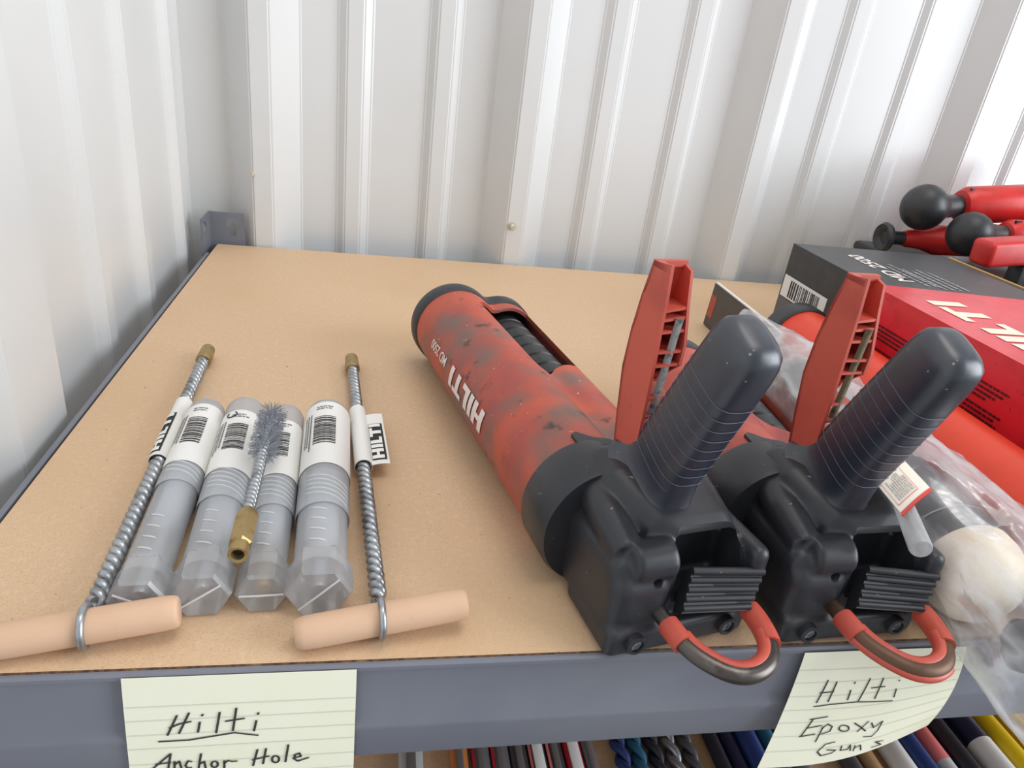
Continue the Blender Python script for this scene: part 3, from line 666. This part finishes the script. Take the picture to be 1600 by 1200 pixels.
    for i in range(len(fr)-1):      # front web
        a, b_ = fr[i], fr[i+1]
        vv = [bm.verts.new(P(nn, s+ds, z)) for ds in (0, .0022) for nn, (s, z) in ((nl, a), (nr, a), (nr, b_), (nl, b_))]
        bm.faces.new(vv[:4]); bm.faces.new(vv[4:][::-1])
        for k in range(4): bm.faces.new((vv[k], vv[4+k], vv[4+(k+1) % 4], vv[(k+1) % 4]))
    # top closing wall
    add_prism(bm, [(nl, -.2742), (nr, -.2742), (nr, -.2770), (nl+.004, -.2775), (nl+th, -.2880), (nl, -.2880)], .1715, .1745, 2)
    tr = build('trigger', bm, REDT, t, 35)
    zs = [.1540, .1495, .1435, .1335, .1265, .1180, .1085, .0985, .089]
    for z in zs:
        s0 = next(a[0]+(b_[0]-a[0])*(z-a[1])/(b_[1]-a[1]) for a, b_ in zip(fr, fr[1:]) if b_[1] <= z <= a[1])
        def rear(cv): return next((a[0]+(b_[0]-a[0])*(z-a[1])/(b_[1]-a[1]) for a, b_ in zip(cv, cv[1:]) if b_[1] <= z <= a[1]), .2885)
        rl_, rr_ = rear(rr)-.0006, rear(rr2)-.0006
        bm = bmesh.new(); add_prism(bm, [(nl+th*.5, -(s0+.001)), (nr-th*.5, -(s0+.001)), (nr-th*.5, -rr_), (nl+th*.5, -rl_)], z-.0007, z+.0007, 2); build('rib', bm, REDT, tr, None)
    bm = bmesh.new(); add_tube(bm, [P(.0525, .2893, .1500), P(.0510, .2893, .13), P(.0490, .289, .10)], .0023, 8, flat=.5); build('trigger_strip', bm, strip, tr)
    # ---- draw hook
    path = [(.040, .330, .0215), (.0395, .345, .0215), (.0398, .355, .0212), (.0412, .3655, .0205), (.0462, .3755, .0200), (.0545, .3835, .0195), (.0645, .3855, .0195), (.0745, .3820, .0200), (.0815, .3735, .0205), (.0850, .3620, .0212), (.0858, .350, .0215), (.0858, .335, .0215)]
    def spline(pts, k=5):
        out = []
        for i in range(len(pts)-1):
            p0, p1, p2, p3 = [Vector(pts[max(0, min(len(pts)-1, i+j))]) for j in (-1, 0, 1, 2)]
            for q in range(k):
                u = q/k; out.append(.5*((2*p1)+(p2-p0)*u+(2*p0-5*p1+4*p2-p3)*u*u+(3*p1-p0-3*p2+p3)*u**3))
        return out+[Vector(pts[-1])]
    cv = spline(path); hook = [Vector(P(*q)) for q in cv]
    bm = bmesh.new(); add_tube(bm, hook, .0040, 14); hk = build('draw_hook', bm, DSTEEL if not cover_outer else mat('rusty_hook_steel', rgb(104, 78, 62), .5, .6, noise=[(60, rgb(80, 58, 46), .5, .7, 3)]), t, 60)
    ctr = Vector(P(.0625, .350, .0205))
    bm = bmesh.new()
    lo, hi = 8, len(hook)-8
    def sleeve(i0, i1, r0):
        add_tube(bm, [hook[i] for i in range(i0, i1)], r0, 14)
    sleeve(lo, 15, .0054); sleeve(len(hook)-16, len(hook)-6, .0054)
    # lip of the cover along the inner side of the loop
    for i in range(13, len(hook)-14):
        pass
    inn = [hook[i]+(ctr-hook[i]).normalized()*.0030+Vector((0, 0, .0012)) for i in range(13, len(hook)-13)]
    add_tube(bm, inn, .0034, 10)
    if cover_outer:
        out_ = [hook[i]-(ctr-hook[i]).normalized()*.0028-Vector((0, 0, .0014)) for i in range(13, len(hook)-20)]
        add_tube(bm, out_, .0022, 10)
    build('hook_cover', bm, REDT, hk, 60)
    # ---- printed lettering on the left flank (reads upside down as the tool lies)
    def g(a, b, s0, th0):
        th_ = th0+b/C1[2]; s = s0-a; r = C1[2]+.0006
        q = taper((C1[0]+math.cos(th_)*r, C1[1]+math.sin(th_)*r), s); return P(q[0], s, q[1])
    if brand:
        rects, wd = block_letters('HILTI', .0150); sc = .072/wd; bm = bmesh.new()
        for r in rects: add_patch(bm, (r[0]*sc, r[1], r[2]*sc, r[3]), lambda a, b: g(a, b, .186, math.radians(158)), 2, 6)
        build('brand_lettering', bm, WHITE, sh, None)
        tm = text_mesh('MD 2500', .0105, .00012)
        for v in tm.vertices: v.co = g(v.co.x*.95, v.co.y, .101, math.radians(160))
        link('model_lettering', tm, WHITE, sh, None)
    return t
def rot(a): return math.radians(a)
win1 = [(.0445, .040), (.050, .0335), (.060, .0310), (.080, .0290), (.0915, .0305), (.0940, .036), (.0930, .120), (.0905, .1330), (.0840, .1400), (.0740, .1430), (.0660, .1470), (.0590, .1550), (.0530, .1600), (.0490, .1580), (.0472, .150)]
win2 = [(.0445, .139), (.050, .1325), (.060, .1300), (.080, .1280), (.0915, .1295), (.0940, .135), (.0930, .195), (.0905, .2180), (.0840, .2330), (.0740, .2330), (.0640, .2210), (.0540, .1980), (.0490, .188), (.0472, .180)]
GALV = mat('scuffed_strip', rgb(150, 148, 146), .6, .2, noise=[(200, rgb(90, 88, 86), .5, .65, 3)])
GOLD = mat('dull_yellowish_strip', rgb(112, 100, 74), .55, .3, noise=[(200, rgb(80, 70, 52), .5, .65, 3)])
dispenser('red cartridge dispenser with white lettering and grimy flank, standing beside the open board', (.2195, .3313, 0), rot(11.53), RED, win1, 0.0, True, False, GALV)
dispenser('red cartridge dispenser wedged between the other dispenser and the plastic bag', (.3600, .3445, 0), rot(3.55), RED2, win2, 0.106, False, True, GOLD, 0.11)

# ================================================================= CARTON
CRED = mat('carton_red', rgb(216, 40, 52), 0.28, 0, .5, noise=[(60, rgb(200, 30, 44), .45, .7, 3), (300, rgb(120, 30, 34), .74, .78, 1)])
CBLK = mat('carton_charcoal', rgb(52, 51, 53), 0.42, 0, .5, noise=[(80, rgb(62, 61, 62), .45, .7, 3)])
CGRY = mat('carton_grey', rgb(98, 96, 98), 0.45)
CARD = mat('raw_cardboard', rgb(176, 136, 84), 0.8)
bx0, bx1, by0, by1, bh = .630, .815, .012, .457, .100
t = thing('tool_carton', 'red and charcoal tool carton with barcode and white logo', 'carton', ((bx0+bx1)/2, (by0+by1)/2, 0))
o = Vector(((bx0+bx1)/2, (by0+by1)/2, 0))
bm = bmesh.new()
def fc(pts, mi):
    f = bm.faces.new([bm.verts.new(Vector(q)-o) for q in pts]); f.material_index = mi
ys = .322; yr = .300; zb = .0385
# side facing the dispensers
fc([(bx0, by1, 0), (bx0, by1, zb+.004), (bx0, ys, zb-.002), (bx0, ys, 0)], 2); fc([(bx0, by1, zb+.004), (bx0, by1, bh), (bx0, ys, bh), (bx0, ys, zb-.002)], 1)
fc([(bx0, ys, 0), (bx0, ys, zb-.002), (bx0, by0, zb-.002), (bx0, by0, 0)], 2); fc([(bx0, ys, zb-.002), (bx0, ys, bh), (bx0, by0, bh), (bx0, by0, zb-.002)], 0)
# top
fc([(bx0, by1, bh), (bx1, by1, bh), (bx1, yr, bh), (bx0, ys, bh)], 1); fc([(bx0, ys, bh), (bx1, yr, bh), (bx1, by0, bh), (bx0, by0, bh)], 0)
# ends, far side, bottom
fc([(bx0, by1, 0), (bx1, by1, 0), (bx1, by1, bh), (bx0, by1, bh)], 1); fc([(bx0, by0, 0), (bx0, by0, bh), (bx1, by0, bh), (bx1, by0, 0)], 0)
fc([(bx1, by0, 0), (bx1, by0, bh), (bx1, by1, bh), (bx1, by1, 0)], 1); fc([(bx0, by0, 0), (bx1, by0, 0), (bx1, by1, 0), (bx0, by1, 0)], 2)
bmesh.ops.remove_doubles(bm, verts=bm.verts[:], dist=1e-6)
body = build('carton_body', bm, None, t, None)
for m_ in (CRED, CBLK, CGRY): body.data.materials.append(m_)
bm = bmesh.new(); add_box(bm, (bx1-o.x, by0-o.y, bh-.002), (bx1-o.x+.004, by1-o.y-.01, bh+.0015), .0004, 1); build('flap_edge', bm, CARD, t, None)
# barcode sticker on the side
bm = bmesh.new(); add_box(bm, (bx0-o.x-.0003, .372-o.y, .0430), (bx0-o.x, .4545-o.y, .0665)); st = build('barcode_sticker', bm, LABEL, t, None)
bm = bmesh.new()
rd = random.Random(5); y = .4400
while y > .385:
    w = rd.choice([.0012, .0018, .0026]); add_patch(bm, (y-w, .0450, y, .0635), lambda a, b: (bx0-o.x-.0006, a-o.y, b)); y -= w+rd.choice([.001, .0016, .0024])
build('barcode', bm, INK, st, None)
# print on top, read from the far side
def top(a, b, x, y): return (x-b-o.x, y+a-o.y, bh+.0004)
def top_text(txt, size, x, y, name, bold=.0):
    me = text_mesh(txt, size, bold)
    for v in me.vertices: v.co = top(v.co.x, v.co.y, x, y)
    return link(name, me, WHITE, body, None)
top_text('MD 2500', .0235, .6885, .3350, 'model_lettering', .0005)
CPRT = mat('grey_print', rgb(150, 148, 150), .5)
for k, (x, y, l, r) in enumerate([(.705, .325, .085, 2), (.735, .318, .07, 4)]):
    bm = bmesh.new()
    for q in dashes(r, l, .0085, .0034, 40+k, .5, 1.4): add_patch(bm, q, lambda a, b: top(a, -b, x, y))
    build('small_print', bm, CPRT, body, None)
rects, wd = block_letters('HILTI', .034); bm = bmesh.new()
for r in rects: add_patch(bm, r, lambda a, b: top(a*1.25, b, .690, .2800-wd*1.25))
build('brand_lettering', bm, mat('cream_print', rgb(240, 226, 206), .5), body, None)
# print on the red side
SPR = mat('dark_red_print', rgb(70, 16, 22), .5)
for k, (y, z) in enumerate([(.300, .072), (.298, .052), (.205, .076), (.195, .058), (.110, .076), (.105, .058)]):
    bm = bmesh.new()
    for q in dashes(4, .062, .0036, .0019, 60+k, .5, 1.6): add_patch(bm, q, lambda a, b: (bx0-o.x-.0004, y-a-o.y, z+b))
    build('text_block', bm, SPR, body, None)

# ================================================================= ORANGE-RED TUBE GUN BESIDE THE CARTON
ORG = mat('orange_red_plastic', rgb(226, 64, 34), 0.36, 0, .5, noise=[(40, rgb(206, 56, 34), .5, .75, 3), (90, rgb(120, 50, 36), .72, .8, 3)])
t = thing('barrel_dispenser', 'bright orange-red barrel dispenser with black end ring beside the carton', 'dispenser', (.590, .352, 0), rot(-.5))
prof = lambda r: [(0, r)]
bm = bmesh.new(); add_lathe(bm, (0, 0, .034), (0, -1, 0), [(.004, .020), (.004, .0300), (.010, .0310), (.36, .0310), (.362, .028)], 40); build('barrel', bm, ORG, t)
bm = bmesh.new(); add_lathe(bm, (0, 0, .034), (0, -1, 0), [(.0, .026), (-.003, .0325), (0, .0338), (.016, .0338), (.018, .0318)], 40); build('end_ring', bm, BLACK, t)
bm = bmesh.new(); add_lathe(bm, (0, 0, .034), (0, -1, 0), [(.345, .0318), (.346, .0335), (.372, .0335), (.380, .028), (.381, .006), (.40, .006)], 40); build('rear_cap', bm, BLACK, t)

# ================================================================= CLEAR BAG AND WHAT IT HOLDS
CREAM = mat('cream_plastic', rgb(244, 232, 212), 0.5, noise=[(60, rgb(228, 206, 180), .45, .7, 3)])
DARK = mat('charcoal_plastic', rgb(56, 55, 60), 0.45, noise=[(200, rgb(84, 82, 84), .7, .78, 2)])
cA = Vector((.5235, .235, .0325)); cB = Vector((.5065, .020, .0325)); cd = (cB-cA).normalized()
t = thing('cartridge', 'charcoal cartridge with cream rounded end packed in the clear bag', 'cartridge', (cB.x, cB.y, 0)); o = Vector((cB.x, cB.y, 0)); Lc = (cB-cA).length
bm = bmesh.new(); add_lathe(bm, cA-o, cd, [(0, .024), (.002, .0275), (Lc-.016, .0275), (Lc-.014, .0282), (Lc-.002, .0282), (Lc, .027)], 40); build('barrel', bm, DARK, t)
bm = bmesh.new(); add_lathe(bm, cB-o-cd*.0165, cd, [(0, .0284), (.0012, .0284)], 40, cap=False); build('edge_line', bm, mat('scuffed_edge', rgb(150, 148, 150), .6), t)
bm = bmesh.new(); add_lathe(bm, cB-o, cd, [(0, .0272), (.008, .0268), (.016, .0245), (.022, .020), (.026, .013), (.028, .004)], 40); build('cream_end', bm, CREAM, t)
nA = Vector((.4585, .0325, .0722)); nB = Vector((.4412, -.0100, .0690))
bm = bmesh.new(); nd = (nB-nA).normalized(); nL = (nB-nA).length
add_lathe(bm, Vector((0, 0, 0)), nd, [(0, .0045), (nL-.001, .0052), (nL, .0048), (nL, .0036), (nL-.01, .0034)], 20, cap=False)
noz = build('mixing_nozzle', bm, clear_mat('frosted_nozzle', rgb(226, 226, 228), .55, .2, .1), None); noz.location = nA
tag(noz, 'frosted clear nozzle tube sticking out below the printed tag', 'nozzle')
tg = thing('paper_tag', 'cream printed tag with red border on the clear bag', 'tag', (.4500, .0300, .0700))
c2, c3, c1 = Vector((.4696, .0245, .0785)), Vector((.4390, .0055, .0768)), Vector((.4754, .0641, .0790)); tl_ = Vector((.4500, .0300, .0700))
e1 = c3-c2; e2 = c1-c2; en = e2.cross(e1).normalized(); en = en if en.z > 0 else -en
def tp(u, v, h=0.0): return c2+e1*u+e2*v+en*(h+.0012*math.sin(PI*u))-tl_
def sheet(name, m_, rect, h0, h1, nu=8):
    bm = bmesh.new()
    for h in (h0, h1): add_patch(bm, rect, lambda a, b: tp(a, b, h), nu, 2)
    return build(name, bm, m_, tg, None)
sheet('card', mat('cream_card', rgb(238, 230, 216), .6), (0, 0, 1, 1), 0, .0004)
sheet('red_edge', mat('tag_red', rgb(214, 60, 52), .5), (0, -.03, 1, .03), -.0001, .0006)
bm = bmesh.new()
for a in ((.30, .12, .94, .135), (.30, .64, .94, .655), (.30, .12, .312, .655), (.93, .12, .94, .655)): add_patch(bm, a, lambda u, v: tp(u, v, .0007), 6, 1)
build('red_frame', bm, mat('tag_pale_red', rgb(222, 130, 116), .5), tg, None)
bm = bmesh.new()
for q in dashes(9, .026, .0029, .0012, 91): add_patch(bm, q, lambda x, y: tp(.36-y*20, .17+x*16, .0007))
build('small_print', bm, mat('faint_print', rgb(160, 150, 146), .6), tg, None)
# dark fitting hanging over the edge in the bag
t = thing('hose_fitting', 'dark grey moulded fitting in the drooping end of the bag', 'fitting', (.5035, -.0205, .0085))
bm = bmesh.new(); add_lathe(bm, (-.004, -.004, .014), (.85, -.35, .0), [(0, .008), (.003, .0125), (.014, .0135), (.018, .0165), (.030, .0165), (.035, .013), (.043, .013)], 24); build('body', bm, DARK, t)
bm = bmesh.new(); add_lathe(bm, (-.002, -.002, .018), (.1, -.6, .15), [(0, .006), (.004, .0105), (.010, .0110), (.012, .007), (.018, .007)], 20); build('stub', bm, DARK, t)
# white pouch further back in the bag
bm = bmesh.new(); bmesh.ops.create_icosphere(bm, subdivisions=4, radius=1)
rd = random.Random(9)
from mathutils import noise as mn
for v in bm.verts:
    k = 1+.22*mn.noise(v.co*1.7)+.10*mn.noise(v.co*4)
    v.co = Vector((v.co.x*.022*k, v.co.y*.050*k, max(-.0195, v.co.z*.022*k)+.020))
o_ = build('white_pouch', bm, mat('white_pouch_plastic', rgb(240, 238, 238), .4), None, 80); o_.location = (.520, .292, .0026); tag(o_, 'crumpled white pouch showing through the bag behind the cartridge', 'pouch')
# dark leaflet standing on edge
t = thing('leaflet', 'dark leaflet with white edge standing against the bag', 'leaflet', (.5520, .40, 0))
tl = Matrix.Rotation(rot(-.5), 4, 'Z') @ Matrix.Rotation(rot(3), 4, 'Y')
bm = bmesh.new(); add_box(bm, (-.0016, -.085, .001), (.0016, .060, .050)); bmesh.ops.transform(bm, matrix=tl, verts=bm.verts); build('pages', bm, LABEL, t, None)
bm = bmesh.new(); add_box(bm, (-.0020, -.085, .001), (-.0016, .060, .0488)); bmesh.ops.transform(bm, matrix=tl, verts=bm.verts); cv_ = build('cover', bm, mat('leaflet_dark', rgb(66, 62, 64), .4), t, None)
bm = bmesh.new(); add_box(bm, (-.0023, .046, .012), (-.0020, .058, .036)); bmesh.ops.transform(bm, matrix=tl, verts=bm.verts); build('cover_picture', bm, mat('leaflet_red', rgb(170, 70, 56), .5), cv_, None)
# the bag: a limp sleeve of film, creased by noise
BAG = clear_mat('clear_film', rgb(248, 248, 252), 0.14, .34, .06, bump=(40, .6, .006), streak=(30, .07, .55))
ctrl = [((.540, .372, .020), .004, .030), ((.533, .350, .030), .014, .032), ((.526, .300, .034), .028, .034), ((.524, .220, .036), .035, .036), ((.518, .130, .038), .040, .038), ((.517, .060, .038), .043, .039), ((.518, .010, .034), .0385, .040), ((.520, -.022, .024), .036, .040), ((.521, -.046, .010), .035, .031), ((.526, -.058, -.006), .035, .015), ((.531, -.066, -.020), .036, .003)]
from mathutils.bvhtree import BVHTree
bpy.context.view_layer.update()
def bvh(tops, only=None):
    b_ = bmesh.new()
    for tp_ in tops:
        r_ = bpy.data.objects[tp_]
        for ob in [r_]+list(r_.children_recursive):
            if ob.type != 'MESH' or (only and not ob.name.startswith(only)): continue
            q_ = bmesh.new(); q_.from_mesh(ob.data); q_.transform(ob.matrix_world); merge(b_, q_)
    T_ = BVHTree.FromBMesh(b_); b_.free(); return T_
HELD = bvh(['cartridge', 'white_pouch', 'hose_fitting'])
OUTER = bvh(['barrel_dispenser', 'cartridge_dispenser.001', 'leaflet', 'shelf_board', 'shelving_rack'])
def drape(c_, p_):
    d_ = p_-c_; r_ = d_.length
    if r_ < 1e-6: return p_
    d_ /= r_
    h_ = OUTER.ray_cast(c_, d_, r_+.01)
    if h_[0] is not None: r_ = min(r_, max(.001, h_[3]-.0006))
    h_ = HELD.ray_cast(c_+d_*.12, -d_, .12)
    if h_[0] is not None: r_ = max(r_, .12-h_[3]+.0014)
    return c_+d_*r_
bm = bmesh.new(); rings = []; NS = 110; NK = 96
for i in range(NS+1):
    u = i/NS*(len(ctrl)-1); k = min(int(u), len(ctrl)-2); q = u-k; q = q*q*(3-2*q)
    c = Vector(ctrl[k][0]).lerp(Vector(ctrl[k+1][0]), q); rx = ctrl[k][1]*(1-q)+ctrl[k+1][1]*q; rz = ctrl[k][2]*(1-q)+ctrl[k+1][2]*q
    ring = []
    for j in range(NK):
        a = 2*PI*j/NK; ca, sa = math.cos(a), math.sin(a)
        p = Vector((c.x+ca*rx, c.y, c.z+sa*rz))
        s_ = Vector((p.x*18, p.y*9, p.z*18)); f = mn.noise(s_)*.006+abs(mn.noise(s_*2.3))*-.0075+abs(mn.noise(Vector((p.x*60, p.y*22, p.z*60))))*-.0035
        p += Vector((ca, 0, sa))*f
        if p.y > .0: p.z = max(p.z, .0006+.0004*abs(mn.noise(s_*5)))
        elif p.y > -.045: p.z = max(p.z, .0006-(0-p.y)*1.3)
        ring.append(drape(c, p))
    rings.append(ring)
o = Vector((.52, .05, 0)); add_loft(bm, [[p-o for p in r] for r in rings]); bag = build('plastic_bag', bm, BAG, None, 70); bag.location = o
tag(bag, 'crumpled clear plastic bag drooping over the shelf edge', 'bag')

# ================================================================= TOOLS PILED BEYOND THE CARTON
TRED = mat('tool_red', rgb(206, 42, 38), 0.36, 0, .5, noise=[(50, rgb(186, 40, 38), .45, .7, 3), (60, rgb(60, 40, 40), .66, .76, 4)])
KNOB = mat('knob_black', rgb(44, 45, 48), 0.42, noise=[(30, rgb(56, 57, 58), .4, .7, 3)])
t = thing('tool_case', 'black case under the red knobbed tools beyond the carton', 'case', (1.0, .43, 0))
bm = bmesh.new(); add_box(bm, (-.165, -.18, .0005), (.18, .205, .058), .006, 2); build('case_base', bm, KNOB, t)
bm = bmesh.new(); add_box(bm, (-.167, -.182, .058), (.182, .207, .072), .005, 2); build('lid', bm, KNOB, t)
bm = bmesh.new(); add_box(bm, (-.04, -.187, .050), (.04, -.179, .066), .002, 2); build('latch', bm, KNOB, t)
def knob_tool(label, ball, rb, direction, neck, body_r, body_l, slots=True):
    ball = Vector(ball); d = Vector(direction).normalized()
    t = thing('knobbed_tool', label, 'tool', (ball.x, ball.y, ball.z-rb), 0, 'red knobbed tools in a pile'); o = Vector((0, 0, rb))
    bm = bmesh.new(); pr = []
    for k in range(13): a = PI*(k/12); pr.append((-rb*math.cos(a)*.96, max(.0003, rb*math.sin(a)))) if a < PI*.80 else None
    pr += [(rb*.95, rb*.52), (rb+neck, rb*.45)]
    add_lathe(bm, o, d, pr, 28); build('knob', bm, KNOB, t, 60)
    s = rb+neck*.8
    bm = bmesh.new(); add_lathe(bm, o, d, [(s, body_r*.45), (s+.003, body_r*.8), (s+.012, body_r), (s+body_l, body_r), (s+body_l+.006, body_r*.8)], 32); bd_ = build('body', bm, TRED, t, 40)
    if slots:
        x, y, dd = frame(d); bm = bmesh.new(); add_box(bm, (-.004, -.0015, -.004), (.004, .0015, .004)); bmesh.ops.translate(bm, verts=bm.verts, vec=o+d*(s+.011)-x*body_r*.0+y*body_r*.80+Vector((-.0, -.006, 0))); build('slot', bm, INNER, bd_, None)
    return t
knob_tool('red tool with large round black knob, topmost against the wall', (.862, .565, .1345), .0285, (1, -.02, .13), .022, .0235, .20)
knob_tool('red tool with black knob in the middle of the pile', (.892, .512, .1170), .0262, (1, .02, .03), .024, .020, .18)
t = thing('knobbed_tool', 'red tool with flat black end ring, lowest against the wall', 'tool', (.826, .575, .072), 0, 'red knobbed tools in a pile')
bm = bmesh.new(); d = (1, -.05, .04); add_lathe(bm, (0, 0, .019), d, [(.003, .0075), (0.0, .010), (-.002, .0165), (.002, .0190), (.006, .0175), (.011, .0085), (.03, .0085)], 28); build('end_ring', bm, KNOB, t, 50)
bm = bmesh.new(); add_lathe(bm, (0, 0, .019), d, [(.028, .009), (.034, .011), (.055, .013), (.075, .019), (.23, .019), (.235, .012)], 24); build('body', bm, TRED, t)
t = thing('red_lever', 'scuffed bright red lever arm lying in front of the knobbed tools', 'lever', (.850, .440, .0725))
tl = Matrix.Rotation(rot(4), 4, 'Z') @ Matrix.Rotation(rot(-6), 4, 'Y')
bm = bmesh.new(); add_box(bm, (.0, -.015, .024), (.22, .015, .053), .006, 3)
bmesh.ops.transform(bm, matrix=tl, verts=bm.verts); build('arm', bm, TRED, t)
bm = bmesh.new(); add_box(bm, (.05, -.011, .0003), (.20, .011, .030), .004, 2); build('arm_base', bm, KNOB, t)
bm = bmesh.new(); add_lathe(bm, (.09, -.012, .040), (0, 1, 0), [(0, .012), (.001, .018), (.024, .018), (.025, .012)], 24); build('pivot', bm, TRED, t)

# ================================================================= DRILL BITS ON THE LOWER SHELF
SLV = clear_mat('clear_sleeve', rgb(226, 228, 230), .35, .15, .15)
def colmat(c, r=.4, me=0.0): return mat('bit_colour', rgb(*c), r, me)
BC = {'grey': colmat((112, 110, 116)), 'dgrey': colmat((74, 72, 78)), 'red': colmat((186, 30, 52)), 'blue': colmat((28, 52, 110)), 'navy': colmat((24, 30, 62)), 'steel': colmat((150, 154, 160), .3, .7), 'black': colmat((34, 36, 48)), 'yellow': colmat((226, 190, 20)), 'white': colmat((224, 224, 224)), 'pink': colmat((226, 120, 120)), 'tan': colmat((190, 150, 110)), 'teal': colmat((30, 90, 120)), 'silver': colmat((206, 212, 214), .3, .2), 'orange': colmat((206, 128, 72), .6)}
def lower_item(name, label, cat, x, w, h, parts, group, twist=None, y0=.02, y1=.32, dx=0.0):
    """parts: list of (part name, material key, x0, x1, y from, y to, z0, z1) in fractions of w, l, h"""
    t = thing(name, label, cat, (x, y0, LZ+.0003), math.atan2(-dx, y1-y0), group); l = y1-y0
    for nm, mk, a0, a1, b0, b1, c0, c1 in parts:
        bm = bmesh.new(); add_box(bm, (w*(a0-.5), l*b0, h*c0), (w*(a1-.5), l*b1, h*c1), min(w*(a1-a0), h*(c1-c0))*.22, 2); build(nm, bm, BC[mk], t)
    if twist:
        bm = bmesh.new(); twisted(bm, (0, 0.0, w*.5), (0, l*.70, w*.5), w*.48, w*2.4, 8); build('fluted_shaft', bm, BC[twist], t, 60)
        bm = bmesh.new(); add_lathe(bm, (0, l*.68, w*.5), (0, 1, 0), [(0, w*.40), (l*.05, w*.34), (l*.30, w*.34), (l*.31, w*.28)], 16); build('shank', bm, BC[twist], t)
    return t
def pouch(lbl, x, w, base, edge, lab):
    parts = [('sleeve', base, 0, 1, 0, 1, 0, .8), ('bit_core', 'steel', .3, .7, .02, .98, .72, 1.0)]
    if edge: parts.append(('coloured_edge', edge, 0, .16, 0, 1, .70, .86))
    if lab: parts.append(('label', lab, .22, .82, .22, .62, .82, 1.06))
    return lower_item('drill_bit_pack', lbl, 'drill bit', x, w, .011, parts, 'packed drill bits on the lower shelf')
pouch('silvery clear pack lying alone on bare lower board', .2290, .0190, 'silver', None, None)
pouch('flat orange strip imitating a reflected tint on the lower board beside the grey packs', .2670, .0140, 'orange', None, None)  # orange strip added for the reflection that tints the board
pouch('grey bit pack with thin red edge, first of the grey row', .2842, .0146, 'grey', 'red', None)
pouch('mid-grey bit pack with wide red edge in the grey row', .2998, .0146, 'grey', 'red', None)
pouch('dark grey bit pack without label in the grey row', .3150, .0138, 'dgrey', None, None)
pouch('dark grey bit pack with pale pink edge', .3300, .0140, 'dgrey', 'pink', 'white')
pouch('dark grey bit pack with pink edge and plain face', .3447, .0132, 'dgrey', 'pink', None)
pouch('red bit pack with white printed label', .3600, .0146, 'red', None, 'white')
pouch('narrow clear pack beside the red labelled one', .3735, .0098, 'grey', None, None)
for x, c, lb in [(.4000, 'blue', 'bright blue fluted drill bit beside the bare board'), (.4140, 'teal', 'teal blue fluted drill bit'), (.4290, 'black', 'black fluted drill bit between blue and steel ones'), (.4440, 'steel', 'bare steel fluted drill bit'), (.4590, 'dgrey', 'dark grey fluted drill bit beside the orange gap')]:
    lower_item('fluted_drill_bit', lb, 'drill bit', x, .0136, .0136, [], 'fluted drill bits on the lower shelf', twist=c)
def cylbit(lbl, x, w, parts):
    """round tube pack: list of (name, colour, from, to, radius factor) along its length"""
    t = thing('bit_tube', lbl, 'drill bit', (x, .02, LZ+.0003), 0, 'tube packs of drill bits on the lower shelf'); l = .30
    for nm, mk, a, b, k in parts:
        bm = bmesh.new(); add_lathe(bm, (0, l*a, w*.5), (0, 1, 0), [(0, w*.44*k), (.0015, w*.5*k), (l*(b-a)-.0015, w*.5*k), (l*(b-a), w*.44*k)], 20); build(nm, bm, BC[mk], t)
    return t
cylbit('black tube pack beside the orange gap', .4840, .0125, [('tube', 'black', 0, 1, 1)])
cylbit('near-black navy tube pack with grey end', .4980, .0125, [('tube', 'navy', 0, .95, 1), ('end_cap', 'dgrey', .95, 1, 1.05)])
cylbit('thick royal blue tube pack behind the curled note', .5145, .0180, [('tube', 'blue', 0, 1, 1)])
cylbit('teal tube pack behind the curled note', .5335, .0150, [('tube', 'teal', 0, 1, 1)])
cylbit('steel grey tube pack behind the curled note', .5520, .0150, [('tube', 'grey', 0, 1, 1)])
cylbit('dark steel tube pack under the curled note', .5970, .0150, [('tube', 'dgrey', 0, 1, 1)])
cylbit('tan tube pack beside the white labelled pack', .6170, .0130, [('tube', 'tan', 0, 1, 1)])
cylbit('white labelled tube pack with dark rear half', .6410, .0200, [('tube', 'white', 0, .42, 1), ('rear_half', 'dgrey', .42, 1, .97)])
cylbit('blue tube pack with grey label at its near end', .6630, .0180, [('tube', 'blue', 0, 1, 1), ('label', 'grey', .02, .20, 1.03)])
cylbit('clear pack with pink and blue print between blue tubes', .6840, .0150, [('tube', 'silver', 0, 1, 1), ('print_band', 'pink', .25, .40, 1.03), ('print_band', 'blue', .42, .60, 1.03)])
cylbit('near-black tube pack beside the white banded navy one', .7040, .0170, [('tube', 'black', 0, 1, 1)])
cylbit('fat navy tube pack with a broad white label band', .7290, .0220, [('tube', 'navy', 0, 1, 1), ('label', 'white', .05, .30, 1.03)])
cylbit('yellow tube pack beside the navy one', .7560, .0190, [('tube', 'yellow', 0, 1, 1)])
cylbit('yellow tube pack at the end with a raised round cap', .7800, .0210, [('tube', 'yellow', 0, .42, 1), ('cap', 'yellow', .42, .60, 1.2), ('rear_tube', 'yellow', .60, 1, .9)])
